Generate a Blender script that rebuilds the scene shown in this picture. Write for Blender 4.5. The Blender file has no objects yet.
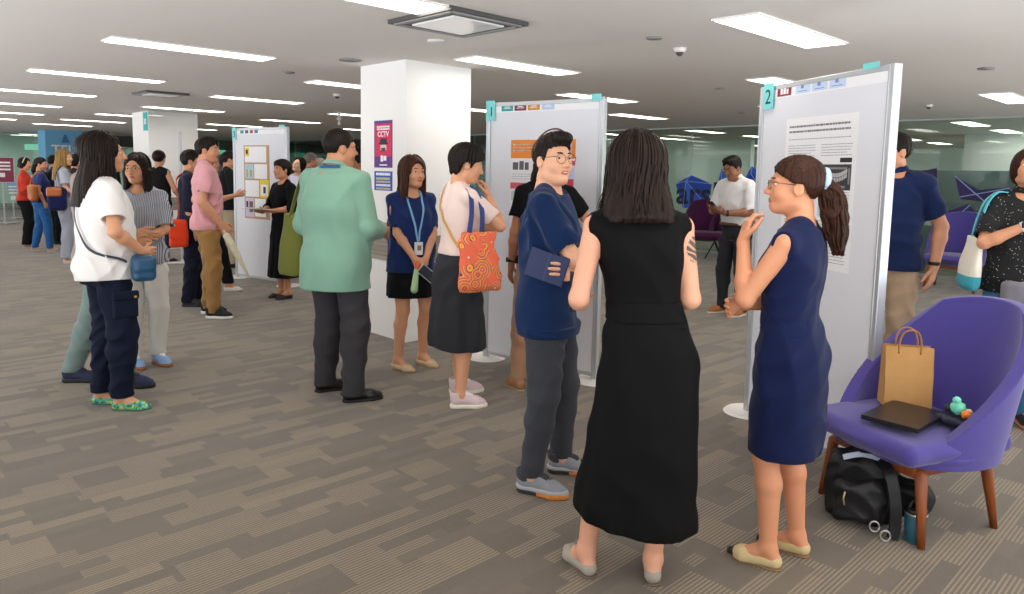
import bpy, bmesh, math, random
import numpy as np
from mathutils import Vector, Matrix
from mathutils.bvhtree import BVHTree
sin, cos, pi = math.sin, math.cos, math.pi
SC = bpy.context.scene
COL = SC.collection

# ---------------------------------------------------------------- camera
F_PX, PITCH, ROLL, BYAW, CY = 726.4, .10687, -.01918, .8035, 248.9
CAMH = 1.47
_fw = np.array([0, cos(PITCH), -sin(PITCH)]); _rt = np.array([1., 0, 0]); _dn = np.cross(_fw, _rt)
_R = cos(ROLL)*_rt + sin(ROLL)*_dn
_D = -sin(ROLL)*_rt + cos(ROLL)*_dn
cd = bpy.data.cameras.new('camera'); cam = bpy.data.objects.new('camera', cd); COL.objects.link(cam)
cd.sensor_width = 36.0; cd.lens = F_PX/1024*36.0
cd.shift_y = -(297-CY)/1024.0; cd.clip_end = 200
cam.matrix_world = Matrix(((_R[0], -_D[0], -_fw[0], 0), (_R[1], -_D[1], -_fw[1], 0), (_R[2], -_D[2], -_fw[2], CAMH), (0, 0, 0, 1)))
SC.camera = cam
# ---------------------------------------------------------------- light and exposure
w = bpy.data.worlds.new('world'); SC.world = w; w.use_nodes = True
# added fill from the open sides: dim sky above, bright glow below for ceiling
_t = w.node_tree; _bg = _t.nodes['Background']; _bg.inputs[0].default_value = (.95, .97, 1.0, 1)
_tc = _t.nodes.new('ShaderNodeTexCoord'); _sx = _t.nodes.new('ShaderNodeSeparateXYZ'); _mr = _t.nodes.new('ShaderNodeMapRange')
_t.links.new(_tc.outputs['Generated'], _sx.inputs[0]); _t.links.new(_sx.outputs[2], _mr.inputs[0])
SKY, UPLIGHT = .95, 4.3
for _i, _v in ((1, -.12), (2, .02), (3, UPLIGHT), (4, SKY)): _mr.inputs[_i].default_value = _v
_t.links.new(_mr.outputs[0], _bg.inputs[1])
SC.view_settings.view_transform = 'Standard'; SC.view_settings.look = 'None'
SC.view_settings.gamma = 1.0; SC.view_settings.use_curve_mapping = False
SC.view_settings.exposure = 0.0
LAMP = 11.0           # strength of the ceiling light panels
CEIL = 2.36
ER = np.array([sin(BYAW), cos(BYAW)]); EL = np.array([-cos(BYAW), sin(BYAW)])   # the building's two axes


def at(x, y, z=0.0):
    d = _fw + (x-512)/F_PX*_R + (y-CY)/F_PX*_D
    t = (z-CAMH)/d[2]
    return np.array([d[0]*t, d[1]*t, z])


def uv(u, v, z=0.0):
    p = u*ER + v*EL
    return (p[0], p[1], z)


# ---------------------------------------------------------------- materials
def lin(c):
    if isinstance(c, str):
        c = c.lstrip('#'); c = [int(c[i:i+2], 16)/255 for i in (0, 2, 4)]
        c = [x/12.92 if x <= .04045 else ((x+.055)/1.055)**2.4 for x in c]
    return (c[0], c[1], c[2], 1)


_mats = {}


class NT:
    """a little node-tree writer"""
    def __init__(s, name):
        s.m = bpy.data.materials.new(name); s.m.use_nodes = True
        s.t = s.m.node_tree; s.b = s.t.nodes['Principled BSDF']

    def n(s, typ, **kw):
        nd = s.t.nodes.new('ShaderNode'+typ)
        for k, v in kw.items():
            if k[0] == 'i' and k[1:].isdigit():
                k = int(k[1:])
                if hasattr(v, 'is_linked'): s.t.links.new(v, nd.inputs[k])
                else: nd.inputs[k].default_value = v
            else: setattr(nd, k, v)
        return nd

    def math(s, op, a, b=0.0, c=0.0): return s.n('Math', operation=op, i0=a, i1=b, i2=c).outputs[0]

    def mix(s, f, a, b, blend='MIX'):
        nd = s.n('Mix', data_type='RGBA', blend_type=blend)
        for i, v in ((0, f), (6, a), (7, b)):
            if hasattr(v, 'is_linked'): s.t.links.new(v, nd.inputs[i])
            else: nd.inputs[i].default_value = v
        return nd.outputs[2]

    def coord(s, out='Object'): return s.n('TexCoord').outputs[out]

    def noise(s, scale, detail=3, vec=None, rough=.5):
        nd = s.n('TexNoise'); nd.inputs['Scale'].default_value = scale; nd.inputs['Detail'].default_value = detail
        nd.inputs['Roughness'].default_value = rough
        s.t.links.new(vec if vec is not None else s.coord(), nd.inputs['Vector'])
        return nd.outputs[0]

    def mapping(s, vec, scale=(1, 1, 1), rot=(0, 0, 0), loc=(0, 0, 0)):
        nd = s.n('Mapping'); s.t.links.new(vec, nd.inputs[0])
        nd.inputs['Scale'].default_value = scale; nd.inputs['Rotation'].default_value = rot; nd.inputs['Location'].default_value = loc
        return nd.outputs[0]

    def ramp(s, f, stops, const=False):
        nd = s.n('ValToRGB'); s.t.links.new(f, nd.inputs[0]); cr = nd.color_ramp
        if const: cr.interpolation = 'CONSTANT'
        while len(cr.elements) < len(stops): cr.elements.new(.5)
        for e, (p, c) in zip(cr.elements, stops): e.position = p; e.color = c
        return nd.outputs[0]

    def set(s, **kw):
        names = dict(col='Base Color', rough='Roughness', metal='Metallic', spec='Specular IOR Level', emit='Emission Color', es='Emission Strength',
                     trans='Transmission Weight', ior='IOR', alpha='Alpha', sheen='Sheen Weight', normal='Normal', coat='Coat Weight', sss='Subsurface Weight')
        for k, v in kw.items():
            i = s.b.inputs[names[k]]
            if hasattr(v, 'is_linked'): s.t.links.new(v, i)
            else: i.default_value = v
        return s

    def bump(s, h, strength=.3, dist=.002):
        nd = s.n('Bump'); nd.inputs['Strength'].default_value = strength; nd.inputs['Distance'].default_value = dist
        s.t.links.new(h, nd.inputs['Height']); s.set(normal=nd.outputs[0]); return s


def plain(col, rough=.5, name=None, metal=0.0, spec=.5, var=.06, scale=30):
    key = ('plain', str(col), rough, metal, spec, var)
    if key in _mats: return _mats[key]
    n = NT(name or 'painted_surface'); c = lin(col)
    dk = tuple(x*(1-var) for x in c[:3])+(1,)
    n.set(col=n.mix(n.noise(scale), dk, c), rough=rough, metal=metal, spec=spec)
    _mats[key] = n.m
    return n.m


def cloth(col, rough=.85, fine=420, var=.14, bump=.25, sheen=.15, fold=0.0):
    key = ('cloth', str(col), rough, fine, var, bump, sheen)
    if key in _mats: return _mats[key]
    n = NT('woven_cloth'); c = lin(col)
    dk = tuple(x*(1-var) for x in c[:3])+(1,)
    co = n.coord()
    wv = n.noise(fine, 2, co)
    big = n.noise(7, 4, n.mapping(co, (1, 1, .5)))
    n.set(col=n.mix(n.math('ADD', n.math('MULTIPLY', wv, .5), n.math('MULTIPLY', big, .5)), dk, c), rough=rough, spec=.12 if max(c[:3]) < .1 else .2, sheen=sheen*min(1, 6*max(c[:3])))
    n.bump(n.math('ADD', wv, n.math('MULTIPLY', big, 4.0)), bump, .002)
    _mats[key] = n.m
    return n.m


def skin_mat(col):
    key = ('skin', col)
    if key in _mats: return _mats[key]
    n = NT('skin'); c = lin(col); g_ = sum(c[:3])/3; c = tuple(min(.85, 1.28*(.90*x+.10*g_)) for x in c[:3])+(1,)
    red = (min(1, c[0]*.97), c[1]*.90, c[2]*.86, 1)
    n.set(col=n.mix(n.noise(14, 4), red, c), rough=.48, spec=.4)
    n.bump(n.noise(160, 2), .06, .001)
    _mats[key] = n.m
    return n.m


def hair_mat(col, hi=None, gloss=.46):
    key = ('hair', col, hi)
    if key in _mats: return _mats[key]
    n = NT('hair'); c = lin(col); h = lin(hi) if hi else tuple(min(1, x*1.9+.004) for x in c[:3])+(1,); h = tuple(.30*a+.70*b for a, b in zip(h, c))
    st = n.noise(26, 3, n.mapping(n.coord(), (6, 6, .35)))
    n.set(col=n.mix(n.ramp(st, [(.35, (0, 0, 0, 1)), (.75, (1, 1, 1, 1))]), c, h), rough=gloss, spec=.14)
    n.bump(st, .35, .003)
    _mats[key] = n.m
    return n.m


def emit_mat(col, s, name='lamp_diffuser'):
    n = NT(name); n.set(col=(.8, .8, .8, 1), emit=lin(col), es=s); return n.m


# ---------------------------------------------------------------- objects
def tag(o, label=None, cat=None, group=None, kind=None):
    for k, v in (('label', label), ('category', cat), ('group', group), ('kind', kind)):
        if v: o[k] = v
    return o


def link(name, me, parent=None, smooth=True):
    o = bpy.data.objects.new(name, me); COL.objects.link(o)
    if parent is not None: o.parent = parent
    if smooth and len(me.polygons): me.polygons.foreach_set('use_smooth', np.ones(len(me.polygons), bool))
    return o


def thing(name, label, cat, loc=(0, 0, 0), yaw=0.0, group=None):
    o = bpy.data.objects.new(name, None); COL.objects.link(o); o.empty_display_size = .05
    o.location = loc; o.rotation_euler = (0, 0, -yaw)
    return tag(o, label, cat, group)


def mesh(name, v, f, mat, parent=None, smooth=True, mats=None, idx=None):
    me = bpy.data.meshes.new(name)
    if isinstance(v, np.ndarray) and isinstance(f, np.ndarray):
        me.vertices.add(len(v)); me.vertices.foreach_set('co', v.astype(np.float32).ravel())
        n = f.shape[1]
        me.loops.add(f.size); me.loops.foreach_set('vertex_index', f.astype(np.int32).ravel())
        me.polygons.add(len(f)); me.polygons.foreach_set('loop_start', np.arange(0, f.size, n, dtype=np.int32))
        me.update(calc_edges=True)
    else:
        me.from_pydata([tuple(p) for p in v], [], [tuple(p) for p in f]); me.update()
    for m in (mats or [mat]): me.materials.append(m)
    if idx is not None: me.polygons.foreach_set('material_index', np.asarray(idx, np.int32))
    return link(name, me, parent, smooth)


def bm_obj(name, bm, mat, parent=None, smooth=False, bevel=0.0, mats=None):
    me = bpy.data.meshes.new(name); bmesh.ops.recalc_face_normals(bm, faces=bm.faces); bm.to_mesh(me); bm.free()
    for m in (mats or [mat]): me.materials.append(m)
    o = link(name, me, parent, smooth)
    if bevel:
        b = o.modifiers.new('b', 'BEVEL'); b.width = bevel; b.segments = 2; b.limit_method = 'ANGLE'
    return o


def box(bm, c, d, rot=None, mi=0, taper=None):
    """box centred at c with full sizes d"""
    vs = []
    for z in (-.5, .5):
        for y in (-.5, .5):
            for x in (-.5, .5):
                k = taper if (taper and z > 0) else 1
                p = Vector((x*d[0]*k, y*d[1]*k, z*d[2]))
                if rot is not None: p = rot @ p
                vs.append(bm.verts.new(p+Vector(c)))
    for f in ((0, 2, 3, 1), (4, 5, 7, 6), (0, 1, 5, 4), (2, 6, 7, 3), (0, 4, 6, 2), (1, 3, 7, 5)):
        bm.faces.new([vs[i] for i in f]).material_index = mi
    return vs


def tube_vf(path, r, sides=8, cap=True, flat=1.0, up=None):
    P = np.array(path, float); n = len(P)
    rr = np.broadcast_to(np.asarray(r, float), (n,)) if np.ndim(r) < 2 else r
    T = np.gradient(P, axis=0); T /= np.linalg.norm(T, axis=1)[:, None]+1e-9
    u = np.array(up if up is not None else ((0, 0, 1) if abs(T[0][2]) < .9 else (1, 0, 0)), float)
    V = []; F = []
    for i in range(n):
        a = np.cross(T[i], u); a /= np.linalg.norm(a)+1e-9
        b = np.cross(a, T[i]); u = b if up is None else u
        for k in range(sides):
            t = 2*pi*k/sides
            V.append(P[i]+rr[i]*(cos(t)*a+sin(t)*flat*b))
    for i in range(n-1):
        for k in range(sides):
            k2 = (k+1) % sides
            F.append((i*sides+k, i*sides+k2, (i+1)*sides+k2, (i+1)*sides+k))
    if cap:
        F.append(tuple(range(sides))[::-1]); F.append(tuple((n-1)*sides+k for k in range(sides)))
    return V, F


def merge(parts):
    V = []; F = []
    for v, f in parts:
        o = len(V); V += list(v); F += [tuple(i+o for i in q) for q in f]
    return V, F


def curve_pts(pts, n=24, closed=False):
    """Catmull-Rom through the points"""
    P = [np.array(p, float) for p in pts]; out = []
    m = len(P)
    seg = m if closed else m-1
    for i in range(seg):
        g = lambda j: P[j % m] if closed else P[min(max(j, 0), m-1)]
        a, b, c, d = g(i-1), g(i), g(i+1), g(i+2)
        k = max(2, n//seg)
        for t in np.arange(k)/k:
            out.append(.5*((2*b)+(-a+c)*t+(2*a-5*b+4*c-d)*t*t+(-a+3*b-3*c+d)*t**3))
    if not closed: out.append(P[-1])
    return out


def strap(name, pts, width, thick, mat, parent=None, bvhs=(), off=.006, n=40, face=None, sc=1.0):
    """a flat strap along pts, pulled onto the surfaces in bvhs (local coordinates of the parent)"""
    P = [p*sc for p in curve_pts(pts, n)]; N = []
    for i, p in enumerate(P):
        best = None
        for b in bvhs:
            q = b.find_nearest(Vector(p))
            if q[0] is not None and (best is None or q[3] < best[3]): best = q
        if best is not None and best[3] < .12:
            nn = np.array(best[1]); P[i] = np.array(best[0])+nn*off; N.append(nn)
        else: N.append(np.array(face if face is not None else (0, 1, 0), float))
    P = np.array(P); N = np.array(N)
    for _ in range(2):
        P[1:-1] = (P[:-2]+2*P[1:-1]+P[2:])/4; N[1:-1] = (N[:-2]+2*N[1:-1]+N[2:])/4
    T = np.gradient(P, axis=0); T /= np.linalg.norm(T, axis=1)[:, None]+1e-9
    V = []; F = []
    for i in range(len(P)):
        nn = N[i]-T[i]*N[i].dot(T[i]); nn /= np.linalg.norm(nn)+1e-9
        s = np.cross(T[i], nn)
        for a, b in ((-1, -1), (1, -1), (1, 1), (-1, 1)):
            V.append(P[i]+s*a*width/2+nn*b*thick/2)
    for i in range(len(P)-1):
        for k in range(4):
            k2 = (k+1) % 4; F.append((i*4+k, i*4+k2, i*4+4+k2, i*4+4+k))
    F.append((3, 2, 1, 0)); m = len(P)*4-4; F.append((m, m+1, m+2, m+3))
    return mesh(name, V, F, mat, parent, smooth=False)


# ---------------------------------------------------------------- solid modelling on a grid (round cones, ellipsoids, lofts -> one closed surface)
QUAL = 1.0


class Grid:
    def __init__(s, lo, hi, h):
        h *= QUAL; s.h = h; s.lo = np.array(lo, np.float32); n = np.ceil((np.array(hi)-s.lo)/h).astype(int)+1
        s.ax = [(s.lo[i]+h*np.arange(n[i])).astype(np.float32) for i in range(3)]
        s.D = np.full(n, .5, np.float32)

    def sub(s, lo, hi):
        i0 = np.clip(np.floor((np.array(lo)-s.lo)/s.h).astype(int), 0, None)
        i1 = np.minimum(np.ceil((np.array(hi)-s.lo)/s.h).astype(int)+1, s.D.shape)
        if np.any(i1 <= i0): return None, None
        sl = tuple(slice(a, b) for a, b in zip(i0, i1))
        X, Y, Z = np.meshgrid(*[s.ax[i][sl[i]] for i in range(3)], indexing='ij', sparse=True)
        return sl, (X, Y, Z)

    def add(s, pr, k=.02):
        m = k+2*s.h+.01
        sl, P = s.sub(pr[0]-m, pr[1]+m)
        if sl is None: return
        d = pr[2](*P); a = s.D[sl]
        if k > 0:
            h = np.maximum(k-np.abs(a-d), 0)/k; s.D[sl] = np.minimum(a, d)-h*h*k*.25
        else: s.D[sl] = np.minimum(a, d)

    def cut(s, pr, k=.01):
        m = k+2*s.h+.01
        sl, P = s.sub(pr[0]-m, pr[1]+m)
        if sl is None: return
        d = -pr[2](*P); a = s.D[sl]
        if k > 0:
            h = np.maximum(k-np.abs(a-d), 0)/k; s.D[sl] = np.maximum(a, d)+h*h*k*.25
        else: s.D[sl] = np.maximum(a, d)

    def full(s): return np.meshgrid(*s.ax, indexing='ij', sparse=True)

    def wrinkle(s, amp, seed=0, freq=22.):
        """soft folds: warped waves, sharpened into creases"""
        if amp <= 0: return
        rng = np.random.RandomState(seed); X, Y, Z = s.full()
        wx = .035*np.sin(7*Y+9*Z+seed)+.022*np.sin(17*X-8*Z+2*seed); wz = .03*np.sin(11*X+6*Y+seed*.7)+.02*np.sin(19*Y-5*Z)
        W = np.zeros_like(s.D)
        for i in range(6):
            a = rng.rand()*6.28; e = rng.uniform(-1.1, 1.1); fr = freq*2.3*(.55+.95*rng.rand())
            d = (math.cos(a)*math.cos(e), math.sin(a)*math.cos(e), math.sin(e))
            ph = fr*(d[0]*(X+wx)+d[1]*(Y+wx)+d[2]*(Z+wz))+rng.rand()*6.28
            m = .5+.5*np.sin(6*X*math.sin(i+1.)+5*Y*math.cos(i*2.)+7*Z+i*1.7+seed)      # each set of folds lives in its own patches
            W += (1-2*np.sqrt(np.sin(ph*.5)**2+.03))*m
        near = np.clip(1-np.abs(s.D)/.05, 0, 1)
        s.D -= (amp*.62*W*near).astype(np.float32)

    def surf(s):
        D = s.D; S = D < 0
        D[0] = D[-1] = .1; D[:, 0] = D[:, -1] = .1; D[:, :, 0] = D[:, :, -1] = .1
        S = D < 0
        c = np.zeros(tuple(n-1 for n in D.shape), np.int8)
        for i in (0, 1):
            for j in (0, 1):
                for k in (0, 1):
                    c += S[i:D.shape[0]-1+i, j:D.shape[1]-1+j, k:D.shape[2]-1+k]
        cell = np.argwhere((c > 0) & (c < 8))
        if len(cell) == 0: return np.zeros((0, 3)), np.zeros((0, 4), int)
        vid = np.full(c.shape, -1, np.int32); vid[tuple(cell.T)] = np.arange(len(cell))
        acc = np.zeros((len(cell), 3)); cnt = np.zeros(len(cell))
        corner = {}
        for i in (0, 1):
            for j in (0, 1):
                for k in (0, 1): corner[i, j, k] = D[cell[:, 0]+i, cell[:, 1]+j, cell[:, 2]+k]
        for a in range(3):
            for u in (0, 1):
                for v in (0, 1):
                    p0 = [0, 0, 0]; p0[(a+1) % 3] = u; p0[(a+2) % 3] = v; p1 = list(p0); p1[a] = 1
                    d0, d1 = corner[tuple(p0)], corner[tuple(p1)]
                    m = (d0 < 0) != (d1 < 0)
                    t = np.where(m, d0/np.where(m, d0-d1, 1), 0)
                    q = np.array(p0, float)[None]+0*acc; q[:, a] = t
                    acc += q*m[:, None]; cnt += m
        V = (cell+acc/cnt[:, None])*s.h+s.lo
        F = []
        for a in range(3):
            b, g = (a+1) % 3, (a+2) % 3
            sl0 = [slice(1, -1)]*3; sl0[a] = slice(0, -1); sl1 = list(sl0); sl1[a] = slice(1, None)
            s0, s1 = S[tuple(sl0)], S[tuple(sl1)]
            e = np.argwhere(s0 != s1)
            if len(e) == 0: continue
            o = np.array([1, 1, 1]); o[a] = 0
            base = e+o
            flip = s0[tuple(e.T)]
            def cid(db, dg):
                q = base.copy(); q[:, b] -= db; q[:, g] -= dg
                return vid[q[:, 0], q[:, 1], q[:, 2]]
            quad = np.stack([cid(1, 1), cid(0, 1), cid(0, 0), cid(1, 0)], 1)
            quad[~flip] = quad[~flip][:, ::-1]
            F.append(quad)
        return V, np.concatenate(F)


def A3(p): return np.array(p, np.float64)


def cone(a, b, ra, rb, cutf=None):
    """round cone from a to b; cutf=(t0,t1) trims it flat at those fractions"""
    a, b = A3(a), A3(b); R = max(ra, rb); ab = b-a; L2 = max(ab.dot(ab), 1e-9); L = math.sqrt(L2)
    def fn(X, Y, Z):
        t = ((X-a[0])*ab[0]+(Y-a[1])*ab[1]+(Z-a[2])*ab[2])/L2
        tc = np.clip(t, 0, 1)
        d = np.sqrt((X-a[0]-tc*ab[0])**2+(Y-a[1]-tc*ab[1])**2+(Z-a[2]-tc*ab[2])**2)-(ra+tc*(rb-ra))
        if cutf is not None:
            if cutf[1] is not None: d = np.maximum(d, (t-cutf[1])*L)
            if cutf[0] is not None: d = np.maximum(d, (cutf[0]-t)*L)
        return d
    return np.minimum(a, b)-R, np.maximum(a, b)+R, fn


def ell(c, r, R=None):
    c, r = A3(c), A3(r)
    m = r if R is None else np.array([r.max()]*3)
    def fn(X, Y, Z):
        x, y, z = X-c[0], Y-c[1], Z-c[2]
        if R is not None:
            x, y, z = (R[0][0]*x+R[1][0]*y+R[2][0]*z, R[0][1]*x+R[1][1]*y+R[2][1]*z, R[0][2]*x+R[1][2]*y+R[2][2]*z)
        k0 = np.sqrt((x/r[0])**2+(y/r[1])**2+(z/r[2])**2); k1 = np.sqrt((x/r[0]**2)**2+(y/r[1]**2)**2+(z/r[2]**2)**2)+1e-9
        return k0*(k0-1)/k1
    return c-m, c+m, fn


def rbox(c, half, rad=.01, R=None):
    c, hf = A3(c), A3(half); m = np.array([np.linalg.norm(hf)]*3) if R is not None else hf
    def fn(X, Y, Z):
        x, y, z = X-c[0], Y-c[1], Z-c[2]
        if R is not None:
            x, y, z = (R[0][0]*x+R[1][0]*y+R[2][0]*z, R[0][1]*x+R[1][1]*y+R[2][1]*z, R[0][2]*x+R[1][2]*y+R[2][2]*z)
        qx, qy, qz = np.abs(x)-hf[0]+rad, np.abs(y)-hf[1]+rad, np.abs(z)-hf[2]+rad
        return np.sqrt(np.maximum(qx, 0)**2+np.maximum(qy, 0)**2+np.maximum(qz, 0)**2)+np.minimum(np.maximum(qx, np.maximum(qy, qz)), 0)-rad
    return c-m, c+m, fn


def half(p, n):
    """everything on the side n points to"""
    p, n = A3(p), A3(n); n = n/np.linalg.norm(n)
    return np.array([-9.]*3), np.array([9.]*3), lambda X, Y, Z: -((X-p[0])*n[0]+(Y-p[1])*n[1]+(Z-p[2])*n[2])


def smooth_tab(tab):
    """rows (z, rx, ry, cx, cy) sorted by z -> fine smooth table"""
    tab = np.array(sorted(tab), float); z = tab[:, 0]
    zz = np.linspace(z[0], z[-1], 160); out = [zz]
    for c in range(1, tab.shape[1]):
        y = tab[:, c]; d = np.diff(y)/np.diff(z); m = np.zeros(len(z))
        m[1:-1] = np.where(d[:-1]*d[1:] > 0, 2*d[:-1]*d[1:]/(d[:-1]+d[1:]+1e-12), 0); m[0], m[-1] = d[0], d[-1]
        i = np.clip(np.searchsorted(z, zz)-1, 0, len(z)-2); h = z[i+1]-z[i]; t = (zz-z[i])/h
        out.append((1+2*t)*(1-t)**2*y[i]+t*(1-t)**2*h*m[i]+t*t*(3-2*t)*y[i+1]+t*t*(t-1)*h*m[i+1])
    return np.array(out)


def loft(tab, n=2.3, warp=None, rnd=.0, pleat=None):
    """stack of ellipses; warp(z)->(dx,dy,twist) moves each level; pleat=(count, amp(z)) waves the outline"""
    T = smooth_tab([tuple(r)+(0,)*(5-len(r)) for r in tab])
    z0, z1 = T[0][0], T[0][-1]; R = max(T[1].max(), T[2].max())+np.abs(T[3:]).max()+.02
    if warp is not None:
        w = np.array([warp(z) for z in T[0]])
    else: w = np.zeros((len(T[0]), 3))
    mx = np.abs(w[:, :2]).max()
    def fn(X, Y, Z):
        z = Z.ravel()
        g = lambda a: np.interp(z, T[0], a).reshape(Z.shape)
        x, y = X-g(w[:, 0]), Y-g(w[:, 1]); tw = g(w[:, 2]); c, s_ = np.cos(tw), np.sin(tw)
        x, y = c*x-s_*y-g(T[3]), s_*x+c*y-g(T[4])
        rx, ry = g(T[1]), g(T[2])
        N = ((np.abs(x)/rx)**n+(np.abs(y)/ry)**n)**(1/n)
        if pleat is not None:
            N = N-pleat[1](Z)*np.sin(pleat[0]*np.arctan2(x, y)+2*np.sin(3*np.arctan2(x, y)+1))/np.minimum(rx, ry)
        d = (N-1)*np.minimum(rx, ry)
        return np.maximum(d, np.maximum(z0-Z, Z-z1)+rnd*0)
    return np.array([-R-mx, -R-mx, z0]), np.array([R+mx, R+mx, z1]), fn


def build(prims, h, pad=.03, wr=0.0, seed=0, freq=22.):
    """prims: list of (op, prim, k)"""
    lo = np.min([p[1][0] for p in prims if p[0] == '+'], axis=0)-pad
    hi = np.max([p[1][1] for p in prims if p[0] == '+'], axis=0)+pad
    g = Grid(lo, hi, h); done = False
    for op, p, k in prims:
        if op == '-' and not done: g.wrinkle(wr, seed, freq); done = True
        if op == '+': g.add(p, k)
        else: g.cut(p, k)
    if not done: g.wrinkle(wr, seed, freq)
    return g


def plus(ps, k=.02): return [('+', p, k) for p in ps]


def minus(ps, k=.006): return [('-', p, k) for p in ps]


def rotm(yaw=0, pitch=0, roll=0):
    """columns = the rotated x, y, z axes. yaw>0 turns to the right, pitch>0 looks up, roll>0 tips to the right"""
    return np.array((Matrix.Rotation(-yaw, 3, 'Z') @ Matrix.Rotation(pitch, 3, 'X') @ Matrix.Rotation(roll, 3, 'Y')))


# ---------------------------------------------------------------- people
TAB = {'m': [(.80, .150, .098, 0, -.012), (.90, .168, .116, 0, -.014), (1.0, .152, .106, 0, 0), (1.08, .148, .102, 0, .010), (1.20, .160, .112, 0, .006),
             (1.30, .170, .112, 0, 0), (1.38, .160, .092, 0, -.006), (1.43, .115, .072, 0, -.010), (1.47, .066, .060, 0, -.006)],
       'f': [(.80, .150, .100, 0, -.012), (.90, .170, .119, 0, -.016), (1.0, .146, .105, 0, -.002), (1.07, .130, .094, 0, .008), (1.18, .138, .098, 0, .006),
             (1.28, .148, .102, 0, 0), (1.36, .144, .088, 0, -.006), (1.41, .105, .068, 0, -.010), (1.455, .056, .052, 0, -.006)]}
SKIN = '#c98d68'


def ik(a, c, l1, l2, pole):
    a, c, pole = A3(a), A3(c), A3(pole); d = c-a; L = np.linalg.norm(d); mx = (l1+l2)*.997
    if L > mx: c = a+d*mx/L; d = c-a; L = mx
    x = (L*L+l1*l1-l2*l2)/(2*L); h = math.sqrt(max(l1*l1-x*x, 0)); u = d/L
    p = pole-u*pole.dot(u); p /= np.linalg.norm(p)+1e-9
    return a+u*x+p*h, c


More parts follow.
